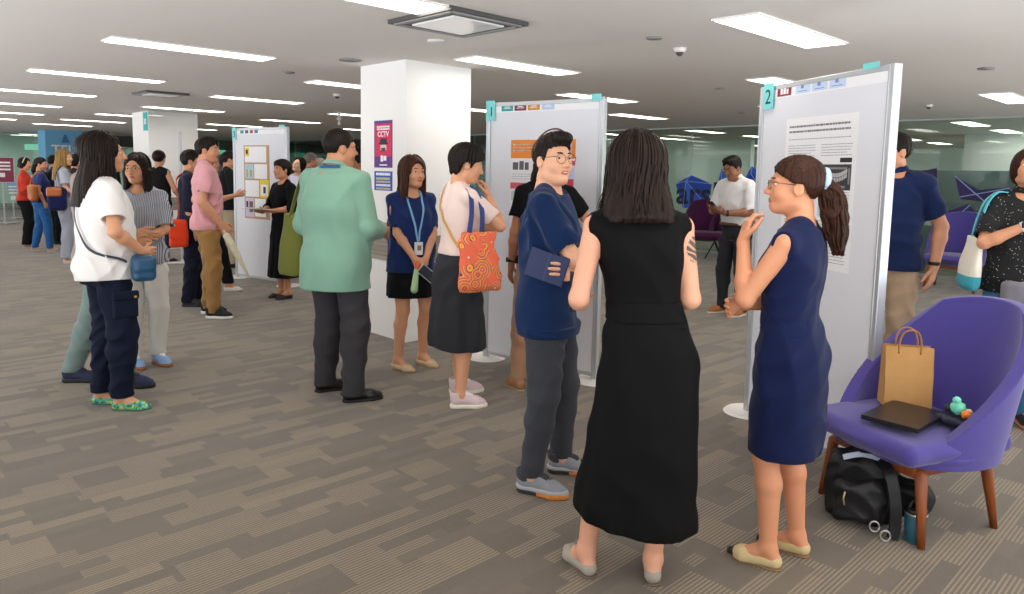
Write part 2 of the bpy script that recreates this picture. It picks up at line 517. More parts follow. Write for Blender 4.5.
class Person:
    def __init__(s, label, xy, yaw, height, sex='f', girth=1.0, skin=SKIN, lean=(0, 0), twist=0.0, head=(0, 0, 0), ra=None, la=None,
                 rf=(.09, 0, .2), lf=(-.09, 0, -.2), belly=0.0, vox=.006, group=None, shoulder=1.0, knee=(None, None), hips=1.0, sway=0.0, headscale=1.0):
        s.sc = height/1.70; s.yaw = yaw; s.xy = xy; s.sex = sex; s.vox = vox; s.skin = skin; s.twist = twist; s.lean = lean
        s.root = thing('person', label, 'person', (xy[0], xy[1], 0), yaw, group)
        s.g = girth; s.hs = headscale
        s.tab = [(z, rx*girth*(hips if z < .95 else 1)*(shoulder if z > 1.25 else 1), ry*girth+belly*max(0, 1-abs(z-1.08)/.25), cx, cy+belly*.8*max(0, 1-abs(z-1.08)/.25)) for z, rx, ry, cx, cy in TAB[sex]]
        s.seed = int(abs(xy[0]*1000+xy[1]*77)) % 1000
        sx = (.172 if sex == 'm' else .152)*shoulder*(.6+.4*girth); sz = 1.385 if sex == 'm' else 1.372
        s.sz = sz; s.sway = sway
        l1, l2 = (.285, .255) if sex == 'm' else (.272, .24)
        s.sh = {}; s.el = {}; s.wr = {}; s.hand = {}
        for sd, a in ((1, ra), (-1, la)):
            a = dict(w=(sd*.23, .05, .86), p=(sd*.3, -1, 0)) if a is None else a
            S = s.T((sd*sx, -.005, sz+a.get('up', 0)))
            E_, W_ = ik(S, a['w'], l1, l2, a.get('p', (sd*.6, -1, -.3)))
            s.sh[sd], s.el[sd], s.wr[sd] = S, E_, W_
            s.hand[sd] = a
        s.hip = {}; s.kn = {}; s.an = {}; s.ft = {}
        for sd, f, kp in ((1, rf, knee[0]), (-1, lf, knee[1])):
            fx, fy, fa = f[:3]; s.ft[sd] = (fx, fy, fa, f[3] if len(f) > 3 else 0.0)
            Hp = A3((sd*.086*girth+s.sway, -.005, .90))
            pole = kp if kp is not None else (sin(fa), cos(fa), 0)
            s.kn[sd], s.an[sd] = ik(Hp, (fx, fy, .085+s.ft[sd][3]), .416, .404, pole); s.hip[sd] = Hp
        s.R = rotm(*head); pv = s.T((0, -.002, 1.492)); s.hc = pv+s.R @ A3((0, .026, .098))
        s.pv = pv; s.bv = []; s.parts = {}

    def warp(s, z):
        k = min(max((z-.92)/.4, 0), 1); k = k*k*(3-2*k); q = max(z-.9, 0)
        return (s.sway+s.lean[0]*q, s.lean[1]*q, s.twist*k)

    def T(s, p):
        dx, dy, t = s.warp(p[2]); c, n = cos(t), sin(t)
        return A3((p[0]*c+p[1]*n+dx, -p[0]*n+p[1]*c+dy, p[2]))

    def h(s, p): return s.hc+s.R @ (A3(p)*s.hs)
    def F(s, sd, p):
        fx, fy, a, dz = s.ft[sd]; c, n = cos(a), sin(a)
        return A3((fx+c*p[0]+n*p[1], fy-n*p[0]+c*p[1], p[2]+dz))

    def world(s, p):
        c, n = cos(s.yaw), sin(s.yaw); p = A3(p)*s.sc
        return A3((s.xy[0]+c*p[0]+n*p[1], s.xy[1]-n*p[0]+c*p[1], p[2]))

    def mk(s, name, g, mat, bvh=True, parent=None, mats=None, idxf=None):
        V, Fc = g.surf(); V = V*s.sc
        o = mesh(name, V, Fc, mat, parent or s.root, True, mats, idxf(V[Fc].mean(1)/s.sc) if idxf else None)
        if bvh: s.bv.append(BVHTree.FromPolygons(V.tolist(), Fc.tolist()))
        s.parts[name] = o
        return o

    # ---- the figure itself
    def torso(s, t=0.0, z0=None, z1=None, hang=None, n=2.35, pleat=None, hipx=0.0):
        rows = []
        zs = [r[0] for r in s.tab]
        lo = s.tab[0][0] if z0 is None else z0; hi = s.tab[-1][0] if z1 is None else z1
        f = lambda z, c: np.interp(z, zs, [r[c] for r in s.tab])
        for z in sorted(set([lo, hi]+[r[0] for r in s.tab if lo < r[0] < hi])):
            rx, ry, cx, cy = f(z, 1)+t+hipx*min(1, max(0, (1.04-z)/.1)), f(z, 2)+t+hipx*min(1, max(0, (1.04-z)/.1)), f(z, 3), f(z, 4)
            if hang and z < 1.33:
                k = min(1, (1.33-z)/.12); rx = max(rx, rx+(hang[0]-rx)*k); ry = max(ry, ry+(hang[1]-ry)*k)
                if len(hang) > 2: cy += hang[2]*k
            rows.append((z, rx, ry, cx, cy))
        return loft(rows, n, s.warp, pleat=pleat)

    def yoke(s, t=0.0):
        out = []
        for sd in (1, -1):
            nb = s.T((sd*.035, -.018, 1.44 if s.sex == 'm' else 1.425)); S = s.sh[sd]
            out.append(cone(nb, S+A3((0, 0, .004)), .046+t, (.050 if s.sex == 'm' else .043)*(.7+.3*s.g)+t))
        return out

    def bust(s, t=0.0):
        if s.sex != 'f': return []
        return [ell(s.T((sd*.066, .070, 1.245)), (.064+t, .052+t, .062+t)) for sd in (1, -1)]

    def arm_prims(s, sd, t=0.0):
        m = s.sex == 'm'; q = .75+.25*s.g
        S, E_, W_ = s.sh[sd], s.el[sd], s.wr[sd]
        r = (.050, .041, .044, .028) if m else (.043, .035, .037, .0235)
        mid = E_+(W_-E_)*.28
        return [cone(S, E_, r[0]*q+t, r[1]*q+t), cone(E_, mid, r[1]*q+t, r[2]*q+t), cone(mid, W_, r[2]*q+t, r[3]+t)]

    def hand_prims(s, sd):
        a = s.hand[sd]; W_ = s.wr[sd]; fore = W_-s.el[sd]; fore /= np.linalg.norm(fore)
        d = A3(a.get('hd', fore)); d /= np.linalg.norm(d)
        n = A3(a.get('hn', (-sd, 0, 0))); n = n-d*n.dot(d); n /= np.linalg.norm(n)+1e-9
        t = np.cross(d, n)*sd
        c = a.get('curl', (.3, .4, .3)); k = 1.0 if s.sex == 'm' else .92
        out = [cone(W_-fore*.01, W_+d*.03, .024*k, .022*k)]; fing = []
        ln = (.072, .080, .075, .058)
        for i in range(4):
            o = (.0335, .0112, -.0112, -.0335)[i]*k
            kn = W_+d*(.088, .091, .087, .080)[i]*k+t*o
            out.append(cone(W_+d*.02+t*o*.55, kn, .0155*k, .0118*k))
            p = kn; ang = 0
            ci = [x*(1+.12*(i-1)) for x in c]
            for j in range(3):
                ang += ci[j]; v = cos(ang)*d+sin(ang)*n+t*(o*1.6)
                q = p+v/np.linalg.norm(v)*ln[i]*k*(.46, .30, .24)[j]
                fing.append(cone(p, q, (.0098, .0088, .0078)[j]*k, (.0088, .0078, .0068)[j]*k)); p = q
        b = W_+d*.022*k+t*.024*k
        v1 = t*.62+d*.72+n*.35; v2 = d*.9+t*.15+n*.4
        p1 = b+v1/np.linalg.norm(v1)*.048*k; p2 = p1+v2/np.linalg.norm(v2)*.034*k; p3 = p2+v2/np.linalg.norm(v2)*.024*k
        fing += [cone(b, p1, .0145*k, .0115*k), cone(p1, p2, .0112*k, .0098*k), cone(p2, p3, .0098*k, .0078*k)]
        return out, fing

    def leg_prims(s, sd):
        m = s.sex == 'm'; q = .7+.3*s.g
        Hp, K, An = s.hip[sd], s.kn[sd], s.an[sd]; ca = K+(An-K)*.30-A3((0, 0, 0)); fa = s.ft[sd][2]
        bk = A3((sin(fa), cos(fa), 0))*-.011
        th = Hp*.72+K*.28
        out = [cone(Hp+A3((0, 0, -.03)), th, .070*q, .078*q), cone(th, K, .078*q, .054*q), cone(K, ca+bk, .051*q, .051*q), cone(ca+bk, An, .051*q, .033)]
        f = lambda *p: s.F(sd, p)
        L = 1.0 if m else .93
        out += [cone(An, f(0, -.03*L, .036), .033, .030), cone(An, f(0, .055*L, .048), .033, .028), cone(f(0, .05*L, .048), f(0, .115*L, .028), .029, .026), cone(f(0, .115*L, .026), f(0, .155*L, .022), .027, .017)]
        return out

    def head_prims(s):
        R, h, q = s.R, s.h, s.hs
        e = lambda c, r: ell(h(c), A3(r)*q, R)
        fem = s.sex == 'f'
        j = .92 if fem else 1.0
        out = [('+', cone(s.T((0, -.014, 1.40)), s.pv+A3((0, -.010, .02)), .052 if fem else .060, .047 if fem else .053), .025),
               ('+', e((0, -.016, .030), (.073, .093, .081)), .03), ('+', e((0, .022, -.025), (.063*j, .069, .086)), .03)]
        for sd in (1, -1):
            out += [('+', cone(h((sd*.047*j, .002, -.062)), h((sd*.012, .058, -.094*j)), .024*q, .019*q), .025), ('+', e((sd*.036, .056, -.028), (.026, .026, .028)), .02)]
        out += [('+', e((0, .068, -.090*j), (.021*j, .019, .017)), .02), ('+', e((0, .071, .024), (.050, .018, .013)), .02)]
        for sd in (1, -1): out.append(('-', e((sd*.031, .095, .008), (.019, .013, .0105)), .012))
        out += [('+', cone(h((0, .086, .010)), h((0, .105, -.025)), .0075*q, .0118*q), .012)]
        for sd in (1, -1):
            out += [('+', e((sd*.0115, .094, -.030), (.0085, .010, .0075)), .006), ('+', e((sd*.075, -.008, -.008), (.0095, .021, .031)), .006),
                    ('-', e((sd*.084, -.002, -.006), (.006, .010, .017)), .006)]
        out += [('+', e((0, .0865, -.0535), (.022, .0095, .0052)), .006), ('+', e((0, .0850, -.0630), (.018, .0095, .0062)), .006)]
        return out

    def body(s, lips='#ab6357', tattoo=None):
        P = plus([s.torso(-.006, hipx=-.008)], .02)+plus(s.yoke(-.006), .025)+plus(s.bust(-.004), .03)
        P += [('+', ell((sd*.066*s.g+s.sway, -.058, .87), (.076*s.g, .054, .080)), .025) for sd in (1, -1)]
        for sd in (1, -1):
            P += plus(s.leg_prims(sd), .02)
        for sd in (1, -1):
            hp, fg = s.hand_prims(sd)
            P += plus(s.arm_prims(sd), .018)+plus(hp, .012)+plus(fg, .004)
        P += s.head_prims()
        g = build(P, s.vox)
        def idx(c):
            L = (c-s.hc) @ s.R/s.hs
            i = ((np.abs(L[:, 0]) < .0195) & (np.abs(L[:, 2]+.0585) < .0088) & (L[:, 1] > .082)).astype(int)
            if tattoo is not None:
                i[np.linalg.norm((c-tattoo[0])/tattoo[1], axis=1) < 1] = 2
            return i
        mats = [skin_mat(s.skin), plain(lips, .4, 'lips', var=.03)]
        if tattoo is not None: mats.append(tattoo[2])
        o = s.mk('body', g, None, True, mats=mats, idxf=idx)
        s.face_bits()
        return o

    def face_bits(s, white='#e9e2dc', iris='#1d120d'):
        for sd in (1, -1):
            bm = bmesh.new(); bmesh.ops.create_uvsphere(bm, u_segments=16, v_segments=10, radius=1.0)
            M = Matrix(np.array(s.R).tolist())
            for f in bm.faces:
                c = f.calc_center_median()
                f.material_index = 1 if (c.y > .1 and abs(c.x) < .48) else 0
            for v in bm.verts:
                q = s.h(A3((sd*.031, .073, .008))+A3(v.co)*A3((.0150, .0105, .0062)))*s.sc; v.co = q
            bm_obj('eye', bm, None, s.root, True, mats=[plain(white, .25, 'eye_white', var=0), plain(iris, .15, 'iris', var=0)])

    def brows(s, mat, th=.0036):
        for sd in (1, -1):
            path = [s.h((sd*x, y, z))*s.sc for x, y, z in ((.014, .0885, .0290), (.025, .0875, .0315), (.037, .0815, .0312), (.050, .0690, .0262))]
            v, f = tube_vf(path, np.array([.7, 1, .9, .4])*th*s.sc, 6)
            mesh('eyebrow', v, f, mat, s.root)

    def glasses(s, mat, r=(.024, .019), lens=None):
        parts = []
        for sd in (1, -1):
            ring = [s.h((sd*.032+r[0]*cos(a), .1005-.25*abs(sd*.032+r[0]*cos(a))*.35, .004+r[1]*sin(a)))*s.sc for a in np.linspace(0, 2*pi, 25)]
            parts.append(tube_vf(ring, .0013*s.sc, 5))
            parts.append(tube_vf([s.h(p)*s.sc for p in ((sd*.056, .096, .012), (sd*.073, .082, .014), (sd*.078, .03, .010), (sd*.079, -.008, .008), (sd*.078, -.025, -.01))], .0013*s.sc, 5))
        parts.append(tube_vf([s.h((x, .1005+.004*cos(x*160), .008))*s.sc for x in (-.009, -.004, 0, .004, .009)], .0012*s.sc, 5))
        v, f = merge(parts)
        return mesh('glasses', v, f, mat, s.root)

    # ---- hair
    def hair(s, mat, style='short', vox=None, seed=0, thick=.012, groove=.0025, side=-.03, extra=(), cuts=(), line=None, face=((0, .117, -.030), (.078, .088, .111)), nape=-.075, freq=26, crown=(0, -.014, .034)):
        R, h, q = s.R, s.h, s.hs
        e = lambda c, r: ell(h(c), A3(r)*q, R)
        P = [('+', e(crown, (.073+thick, .093+thick, .080+thick*1.15)), .02)]
        if style in ('long', 'bob'): P.append(('+', e((0, -.03, -.02), (.080+thick*.6, .080, .09)), .03))
        for x in extra: P.append(('+', x, .02))
        if style != 'short': face = (A3(face[0])+A3((0, .002, .006)), A3(face[1])+A3((.004, 0, .010)))
        P.append(('-', e(*face), .008))
        if style == 'short' and line is None:
            dn = nape+.075
            line = [(-.13, -.078+dn), (-.06, -.068+dn), (-.040, -.034+dn*.5), (-.028, .016), (.008, .016), (.017, -.012), (.030, .004), (.045, .036), (.075, .050), (.12, .072)]
        if line is not None:
            ly, lz = np.array(line).T*q
            def fn(X, Y, Z):
                y = R[0][1]*(X-s.hc[0])+R[1][1]*(Y-s.hc[1])+R[2][1]*(Z-s.hc[2]); z = R[0][2]*(X-s.hc[0])+R[1][2]*(Y-s.hc[1])+R[2][2]*(Z-s.hc[2])
                return (z-np.interp(y, ly, lz))*.7
            P.append(('-', (s.hc-.3, s.hc+.3, fn), .004))
        for x in cuts: P.append(('-', x, .006))
        g = build(P, vox or s.vox*.9, pad=.02)
        X, Y, Z = g.full(); L = [R[0][i]*(X-s.hc[0])+R[1][i]*(Y-s.hc[1])+R[2][i]*(Z-s.hc[2]) for i in range(3)]
        az = np.arctan2(L[0], -L[1]+.01*L[2])
        g.D += (groove*(np.sin(freq*az+3*np.sin(4*az+seed)+14*L[2])+.6*np.sin(freq*2.3*az+2*np.sin(9*L[2]*3)))*np.clip(1-np.abs(g.D)/.03, 0, 1)).astype(np.float32)
        return s.mk('hair', g, mat)

    def locks(s, mat, n=260, length=.36, az=(-2.2, 2.2), drop=None, width=.008, seed=1, spread=.03, flare=0.0, part=0.0, r=(.088, .106, .098), endj=.05, wave=.006, parent=None, y0=-.014, z0=.034, obst=None):
        """single locks of hair lying over the head and hanging down"""
        rng = np.random.RandomState(seed); parts = []
        for i in range(n):
            a = az[0]+(az[1]-az[0])*rng.rand(); rr = 1+rng.randn()*.03
            Lg = length*(1+endj*rng.randn()); path = []; th0 = .08+.35*rng.rand()
            ph = rng.rand()*6.28; fl = rng.randn()*spread
            tot = 0; prev = None
            for th in np.linspace(th0, 1.62, 7):
                p = A3((r[0]*rr*sin(th)*sin(a)+part*(1-th/1.6), y0-r[1]*rr*sin(th)*cos(a), z0+r[2]*rr*cos(th)))
                path.append(p)
            zend = path[-1][2]
            m = 8; base = path[-1].copy()
            for j in range(1, m+1):
                t = j/m; hl = Lg
                p = base+A3((base[0]*flare*t*t+fl*t*t+wave*math.sin(6*t+ph), (base[1]-y0)*flare*.6*t*t+wave*math.cos(5*t+ph), -hl*t))
                pull = -.10*t*min(1, hl/.2)
                p[0] *= 1+pull
                path.append(p)
            path = [s.h(p)*s.sc for p in path]
            wd = width*(.7+.6*rng.rand())*s.sc
            rad = np.array([.5, .8, 1, 1, 1, 1, 1]+[1, 1, 1, .95, .85, .7, .5, .12])*wd
            out = (path[7]-s.h((0, y0, 0))*s.sc); out[2] = 0
            v, f = tube_vf(path, rad, 5, flat=.42, up=None)
            parts.append((v, f))
        V = np.concatenate([np.array(v) for v, f in parts]); off = 0; F_ = []
        for v, f in parts:
            F_ += [tuple(i+off for i in q) for q in f]; off += len(v)
        return V, F_

    # ---- clothes
    def top(s, mat, t=.010, hem=.84, sleeve=.55, slr=.062, sle=None, hang=None, neck=.068, neckc=(0, .018, 1.475), wr=.005, name='shirt', cuts=(), extra=(), vox=None, nobust=False, sleeves=(1, -1), hemtilt=(0, 0, 1), freq=22., k_arm=.02, n=2.35, open_cuffs=True):
        sh = [s.torso(t, z0=hem-.03, z1=1.43 if s.sex == 'm' else 1.42, hang=hang, n=n, hipx=.012 if hem < .96 else 0)]
        P = plus(sh, .02)+plus(s.yoke(t), .03)
        if not nobust: P += plus(s.bust(t), .035)
        P += [('+', ell((sd*.07*s.g+s.sway, -.065, .87), (.085*s.g+t+.002, .067+t+.002, .090+t)), .04) for sd in (1, -1) if hem < .9]
        for sd in (1, -1):
            if sleeve <= 0 or sd not in sleeves: continue
            S, E_, W_ = s.sh[sd], s.el[sd], s.wr[sd]; r0 = (.050 if s.sex == 'm' else .043)*(.75+.25*s.g)+t+.004
            re_ = sle if sle is not None else slr
            if sleeve <= 1: P += [('+', cone(S, E_, r0, r0+(slr-r0)/max(sleeve, .2), (None, sleeve)), k_arm)]
            else:
                P += [('+', cone(S, E_, r0, slr), k_arm), ('+', cone(E_, W_, slr, re_, (None, sleeve-1)), .02)]
        for x in extra: P.append(('+', x, .02))
        if neck: P += minus([ell(s.T(neckc), (neck, neck*.95, neck))], .006)
        P += minus([half((0, 0, hem), (hemtilt[0], hemtilt[1], -1))], .004)
        for sd in (1, -1):
            if sleeve <= 0 or sd not in sleeves or not open_cuffs: continue
            S, E_, W_ = s.sh[sd], s.el[sd], s.wr[sd]
            if sleeve <= 1:
                c = S+(E_-S)*(sleeve-.16); c2 = S+(E_-S)*(sleeve+.2)
                P += [('-', cone(c, c2, slr-.02, slr-.006), .0)]
        for x in cuts: P.append(('-', x, .005))
        g = build(P, vox or s.vox, wr=wr, seed=s.seed, freq=freq)
        return s.mk(name, g, mat)

    def armholes(s, r=.05, inx=.018, name=None):
        out = []
        for sd in (1, -1):
            S = s.sh[sd]; o = s.T((sd*(abs(.152)+.04), 0, 1.37))-s.T((0, 0, 1.37)); o = o/np.linalg.norm(o)
            out.append(cone(S+o*(inx+r)+A3((0, 0, .05)), S+o*(inx+r*.8)+A3((0, 0, -.10)), r, r*.9))
        return out

    def collar(s, mat, r=.060, z=1.445, hgt=.032, tilt=.35, name='collar', th=.010):
        pr = [('+', cone(s.T((0, -.012, z)), s.T((0, -.004, z+hgt)), r+th, r-.006, (0, 1)), 0), ('-', cone(s.T((0, -.012, z-.02)), s.T((0, -.004, z+hgt+.02)), r, r-.014), 0),
              ('-', cone(s.T((0, r, z-.02)), s.T((0, r+.01, z+hgt+.02)), .006, .022), .004)]
        return s.mk(name, build(pr, min(s.vox, .005)), mat)

    def pants(s, mat, waist=1.0, t=.010, thigh=.095, kneer=.074, hemr=.072, hem=.05, wr=.006, name='trousers', vox=None, hang=None, cutoff=None, split=.006, freq=20.):
        P = plus([s.torso(t*.4, z0=.80, z1=waist+.02)], .02)
        P += [('+', ell((sd*.068*s.g+s.sway, -.066, .865), (.083*s.g, .066, .088)), .04) for sd in (1, -1)]
        q = .7+.3*s.g
        fields = []
        for i, sd in enumerate((1, -1)):
            Hp, K, An = s.hip[sd], s.kn[sd], s.an[sd]
            th = Hp*.70+K*.30
            P += [('+', cone(Hp+A3((0, 0, -.03)), th, min(.082, thigh)*q, thigh*q), .02 if i == 0 else split), ('+', cone(th, K, thigh*q, kneer*q), .012 if i == 0 else split), ('+', cone(K, An+(An-K)*.08, kneer*q, hemr), .015 if i == 0 else split), ('+', cone(K, K+(An-K)*.32-A3((sin(s.ft[sd][2]), cos(s.ft[sd][2]), 0))*.010, kneer*q, max(.060*q, kneer*q*.8+hemr*.2)), .015)]
        P += minus([half((0, 0, hem), (0, 0, -1)), half((0, 0, waist), (0, 0, 1))], .004)
        g = build(P, vox or s.vox, wr=wr, seed=s.seed+7, freq=freq)
        return s.mk(name, g, mat)

    def skirt(s, mat, rows, name='skirt', wr=.004, pleat=None, vox=None, n=2.2, tilt=(0, 0), cuts=(), freq=16., warp=True):
        P = plus([loft(rows, n, s.warp if warp else None, pleat=pleat)], .0)
        z0 = min(r[0] for r in rows); z1 = max(r[0] for r in rows)
        P += minus([half((0, 0, z0+.02), (tilt[0], tilt[1], -1)), half((0, 0, z1-.004), (0, 0, 1))], .004)
        for x in cuts: P.append(('-', x, .005))
        g = build(P, vox or s.vox, wr=wr, seed=s.seed+3, freq=freq)
        return s.mk(name, g, mat)

    def shoes(s, kind, mat, sole, mats2=None, toe=None):
        L = 1.0 if s.sex == 'm' else .93
        vx = min(s.vox, .006)
        for sd in (1, -1):
            f = lambda x, y, z: s.F(sd, (x*L*sd, y*L, z))
            dz = s.ft[sd][3]
            if kind == 'sneaker':
                up = plus([cone(f(0, -.028, .052), f(0, .05, .052), .035, .037), cone(f(0, .05, .052), f(.004, .112, .034), .037, .041), cone(f(.004, .112, .034), f(.002, .152, .030), .041, .031),
                           cone(f(0, -.02, .06), f(0, -.03, .092), .041, .041), cone(f(0, .02, .085), f(0, .06, .066), .026, .026)], .02)
                up += minus([half((0, 0, .018+dz), (0, 0, -1)), cone(f(0, -.02, .082), f(0, -.025, .16), .028, .036), half(f(0, 0, .108), (0, 0, 1))], .004)
                so = plus([cone(f(0, -.030, .014), f(.003, .04, .014), .040, .037), cone(f(.003, .04, .014), f(.006, .112, .014), .037, .047), cone(f(.006, .112, .014), f(.003, .160, .016), .047, .034)], .01)
                so += minus([half((0, 0, .001+dz), (0, 0, -1)), half(f(0, 0, .030), (0, 0, 1))], .004)
            elif kind == 'flat':
                up = plus([cone(f(0, -.030, .034), f(0, .05, .030), .033, .034), cone(f(0, .05, .030), f(.003, .108, .022), .034, .040), cone(f(.003, .108, .022), f(-.004, .165, .018), .040, .019)], .012)
                up += minus([half((0, 0, .006+dz), (0, 0, -1)), ell(f(0, .022, .066), (.027, .075, .040), rotm(s.ft[sd][2])), half(f(0, -.03, .062), (0, 0, 1))], .004)
                so = plus([cone(f(0, -.030, .008), f(.0, .05, .008), .034, .033), cone(f(.0, .05, .008), f(.003, .11, .008), .033, .041), cone(f(.003, .11, .008), f(-.004, .167, .008), .041, .020)], .01)
                so += minus([half((0, 0, .001+dz), (0, 0, -1)), half(f(0, 0, .009), (0, 0, 1))], .0)
            else:   # leather shoe
                up = plus([cone(f(0, -.030, .046), f(0, .05, .046), .034, .036), cone(f(0, .05, .046), f(.003, .112, .030), .036, .040), cone(f(.003, .112, .030), f(0, .162, .026), .040, .028), cone(f(0, -.02, .05), f(0, -.02, .07), .038, .038)], .018)
                up += minus([half((0, 0, .016+dz), (0, 0, -1)), half(f(0, 0, .088), (0, 0, 1))], .004)
                so = plus([cone(f(0, -.030, .010), f(.003, .05, .010), .038, .035), cone(f(.003, .05, .010), f(.004, .112, .010), .035, .043), cone(f(.004, .112, .010), f(0, .165, .010), .043, .030)], .01)
                so += minus([half((0, 0, .001+dz), (0, 0, -1)), half(f(0, 0, .020), (0, 0, 1))], .002)
            idxf = None; mm = None
            if toe is not None:
                tp = f(-.004, .165, .015); mm = [mat, toe]
                idxf = lambda c: (np.linalg.norm((c-tp), axis=1) < .036).astype(int)
            o = s.mk('shoe', build(up, vx), mat, True, mats=mm, idxf=idxf)
            if isinstance(sole, tuple):
                hp = f(0, -.05, .015); s.mk('sole', build(so, vx), None, False, parent=o, mats=list(sole), idxf=lambda c: (np.linalg.norm(c-hp, axis=1) < .105).astype(int))
            else: s.mk('sole', build(so, vx), sole, False, parent=o)
            if kind == 'sneaker' and mats2 is not None:
                pts = []
                for j in range(4):
                    y = .045+.018*j; z = .098-.0085*j
                    for a in (-1, 1): pass
                    pts.append(tube_vf([f(-.022, y, z-.008)*s.sc, f(-.008, y+.006, z+.004)*s.sc, f(.008, y-.002, z+.004)*s.sc, f(.022, y+.004, z-.008)*s.sc], .0032*s.sc, 5))
                v, ff = merge([([A3(x_)+A3((0, 0, .005*s.sc)) for x_ in a_], b_) for a_, b_ in pts]); mesh('lace', v, ff, mats2, o)
                tg = plus([cone(f(0, .008, .102), f(0, .07, .074), .024, .026)], 0)+minus([half(f(0, 0, .05), (0, 0, -1)), cone(f(0, -.022, .08), f(0, -.027, .16), .030, .036)], .003)
                s.mk('tongue', build(tg, vx), mats2, False, parent=o)

    def held(s, name, label, cat, p, group=None):
        """a thing of its own that sits at body point p: returns (empty, function body point -> the thing's own coordinates)"""
        o = thing(name, label, cat, s.world(p), s.yaw, group); p = A3(p)
        return o, (lambda q: (A3(q)-p)*s.sc)


# ---------------------------------------------------------------- the room
def bframe(o, u, v, z=0.0):
    """stand an object on the building's axes: its x runs along ER, its y along EL"""
    p = uv(u, v, z); o.location = p; o.rotation_euler = (0, 0, math.atan2(ER[1], ER[0])); return o


def carpet():
    n = NT('carpet'); co = n.coord()
    sx = n.n('SeparateXYZ', i0=co); u, v = sx.outputs[0], sx.outputs[1]
    row = n.math('FLOOR', n.math('MULTIPLY', v, 1/.062))
    def rnd(a, b, seed):
        cx = n.n('CombineXYZ', i0=a, i1=b, i2=seed); wn = n.n('TexWhiteNoise', noise_dimensions='3D', i0=cx.outputs[0]); return wn.outputs[0]
    # narrow planks of striped pile, wider blocks laid over them
    off = n.math('MULTIPLY', rnd(row, 0.0, 3.1), 5.0)
    cell = n.math('FLOOR', n.math('ADD', n.math('MULTIPLY', u, 1/.34), off))
    a = rnd(row, cell, 1.7)
    row2 = n.math('FLOOR', n.math('MULTIPLY', v, 1/.186)); off2 = n.math('MULTIPLY', rnd(row2, 0.0, 9.3), 4.0)
    cell2 = n.math('FLOOR', n.math('ADD', n.math('MULTIPLY', u, 1/.20), off2)); b = rnd(row2, cell2, 5.2)
    blk = n.math('GREATER_THAN', b, .70)
    k = n.math('ADD', n.math('MULTIPLY', blk, n.math('SUBTRACT', rnd(row2, cell2, 8.8), a)), a)
    # k says how many of the pile lines in this plank are light
    fr = n.math('FRACT', n.math('MULTIPLY', v, 1/.0155))
    line = n.math('LESS_THAN', fr, .42)
    striped = n.math('GREATER_THAN', k, .52)
    tone = n.ramp(rnd(row, cell, 6.6), [(0, lin('#5a4f41')), (.5, lin('#5e5346')), (1, lin('#65594a'))])
    tone = n.mix(n.math('MULTIPLY', n.math('GREATER_THAN', k, .86), .55), tone, lin('#73654f'))
    fuzz = n.noise(230, 3, co, .7); fz = n.ramp(fuzz, [(.25, (.62, .62, .62, 1)), (.75, (1.3, 1.3, 1.3, 1))])
    col = n.mix(n.math('MULTIPLY', n.math('MULTIPLY', line, striped), .58), tone, lin('#9c8c70'))
    col = n.mix(1.0, col, fz, 'MULTIPLY')
    n.set(col=col, rough=.78, spec=.30, sheen=.3)
    n.bump(n.math('ADD', fuzz, n.math('MULTIPLY', n.math('MULTIPLY', line, striped), .6)), .35, .004)
    return n.m


U0, U1, V0, V1 = -4.0, 24.0, -5.0, 31.0


def slab(name, u0, u1, v0, v1, z0, z1, mat, kind='structure', parent=None):
    bm = bmesh.new(); box(bm, ((u1-u0)/2, (v1-v0)/2, (z1-z0)/2), (u1-u0, v1-v0, z1-z0))
    o = bm_obj(name, bm, mat, parent)
    if parent is None:
        bframe(o, u0, v0, z0); tag(o, kind=kind)
    else: o.location = (u0, v0, z0)
    return o


fl = slab('floor', -1.6, U1, -1.6, V1, -.1, 0, carpet())  # stops short of the ceiling's edge so the fill from below lights the ceiling
m_ceil = plain('#e6e1db', .9, 'ceiling_paint', var=.02, scale=2)
slab('ceiling', U0, U1, V0, V1, CEIL, CEIL+.15, m_ceil)
m_white = plain('#f1f0ee', .55, 'white_paint', var=.015, scale=3)
m_skirt = plain('#d9d8d6', .5, 'skirting', var=.02)

# pillars
CU, CV = 3.56, 4.98


def pillar(name, u, v, du, dv, mat=None):
    o = slab(name, u, u+du, v, v+dv, 0, CEIL, mat or m_white); return o


pillar('pillar', CU, CV, .70, .68)
pillar('pillar', 4.17, 13.24, .82, .83)
m_blue = plain('#6fb3dc', .5, 'blue_wrap', var=.05, scale=1)
pillar('pillar', 4.74, 23.6, .9, .9, m_blue)

# stone-patterned band round both white pillars
def stone():
    n = NT('stone_band'); br = n.n('TexBrick'); br.inputs['Scale'].default_value = 9; br.inputs['Color1'].default_value = lin('#a39a90'); br.inputs['Color2'].default_value = lin('#837a72'); br.inputs['Mortar'].default_value = lin('#5e5751')
    mp = n.mapping(n.coord(), (1, 1, 1), (pi/2, 0, pi/4)); n.t.links.new(mp, br.inputs['Vector']); n.set(col=n.mix(n.math('MULTIPLY', n.noise(40, 3), .4), br.outputs[0], lin('#b5ada4')), rough=.8); return n.m


m_stone = stone()
slab('trim_2', CU-.012, CU+.712, CV-.012, CV+.692, .68, .90, m_stone)
slab('trim_3', 4.158, 5.002, 13.228, 14.082, .68, .90, m_stone)

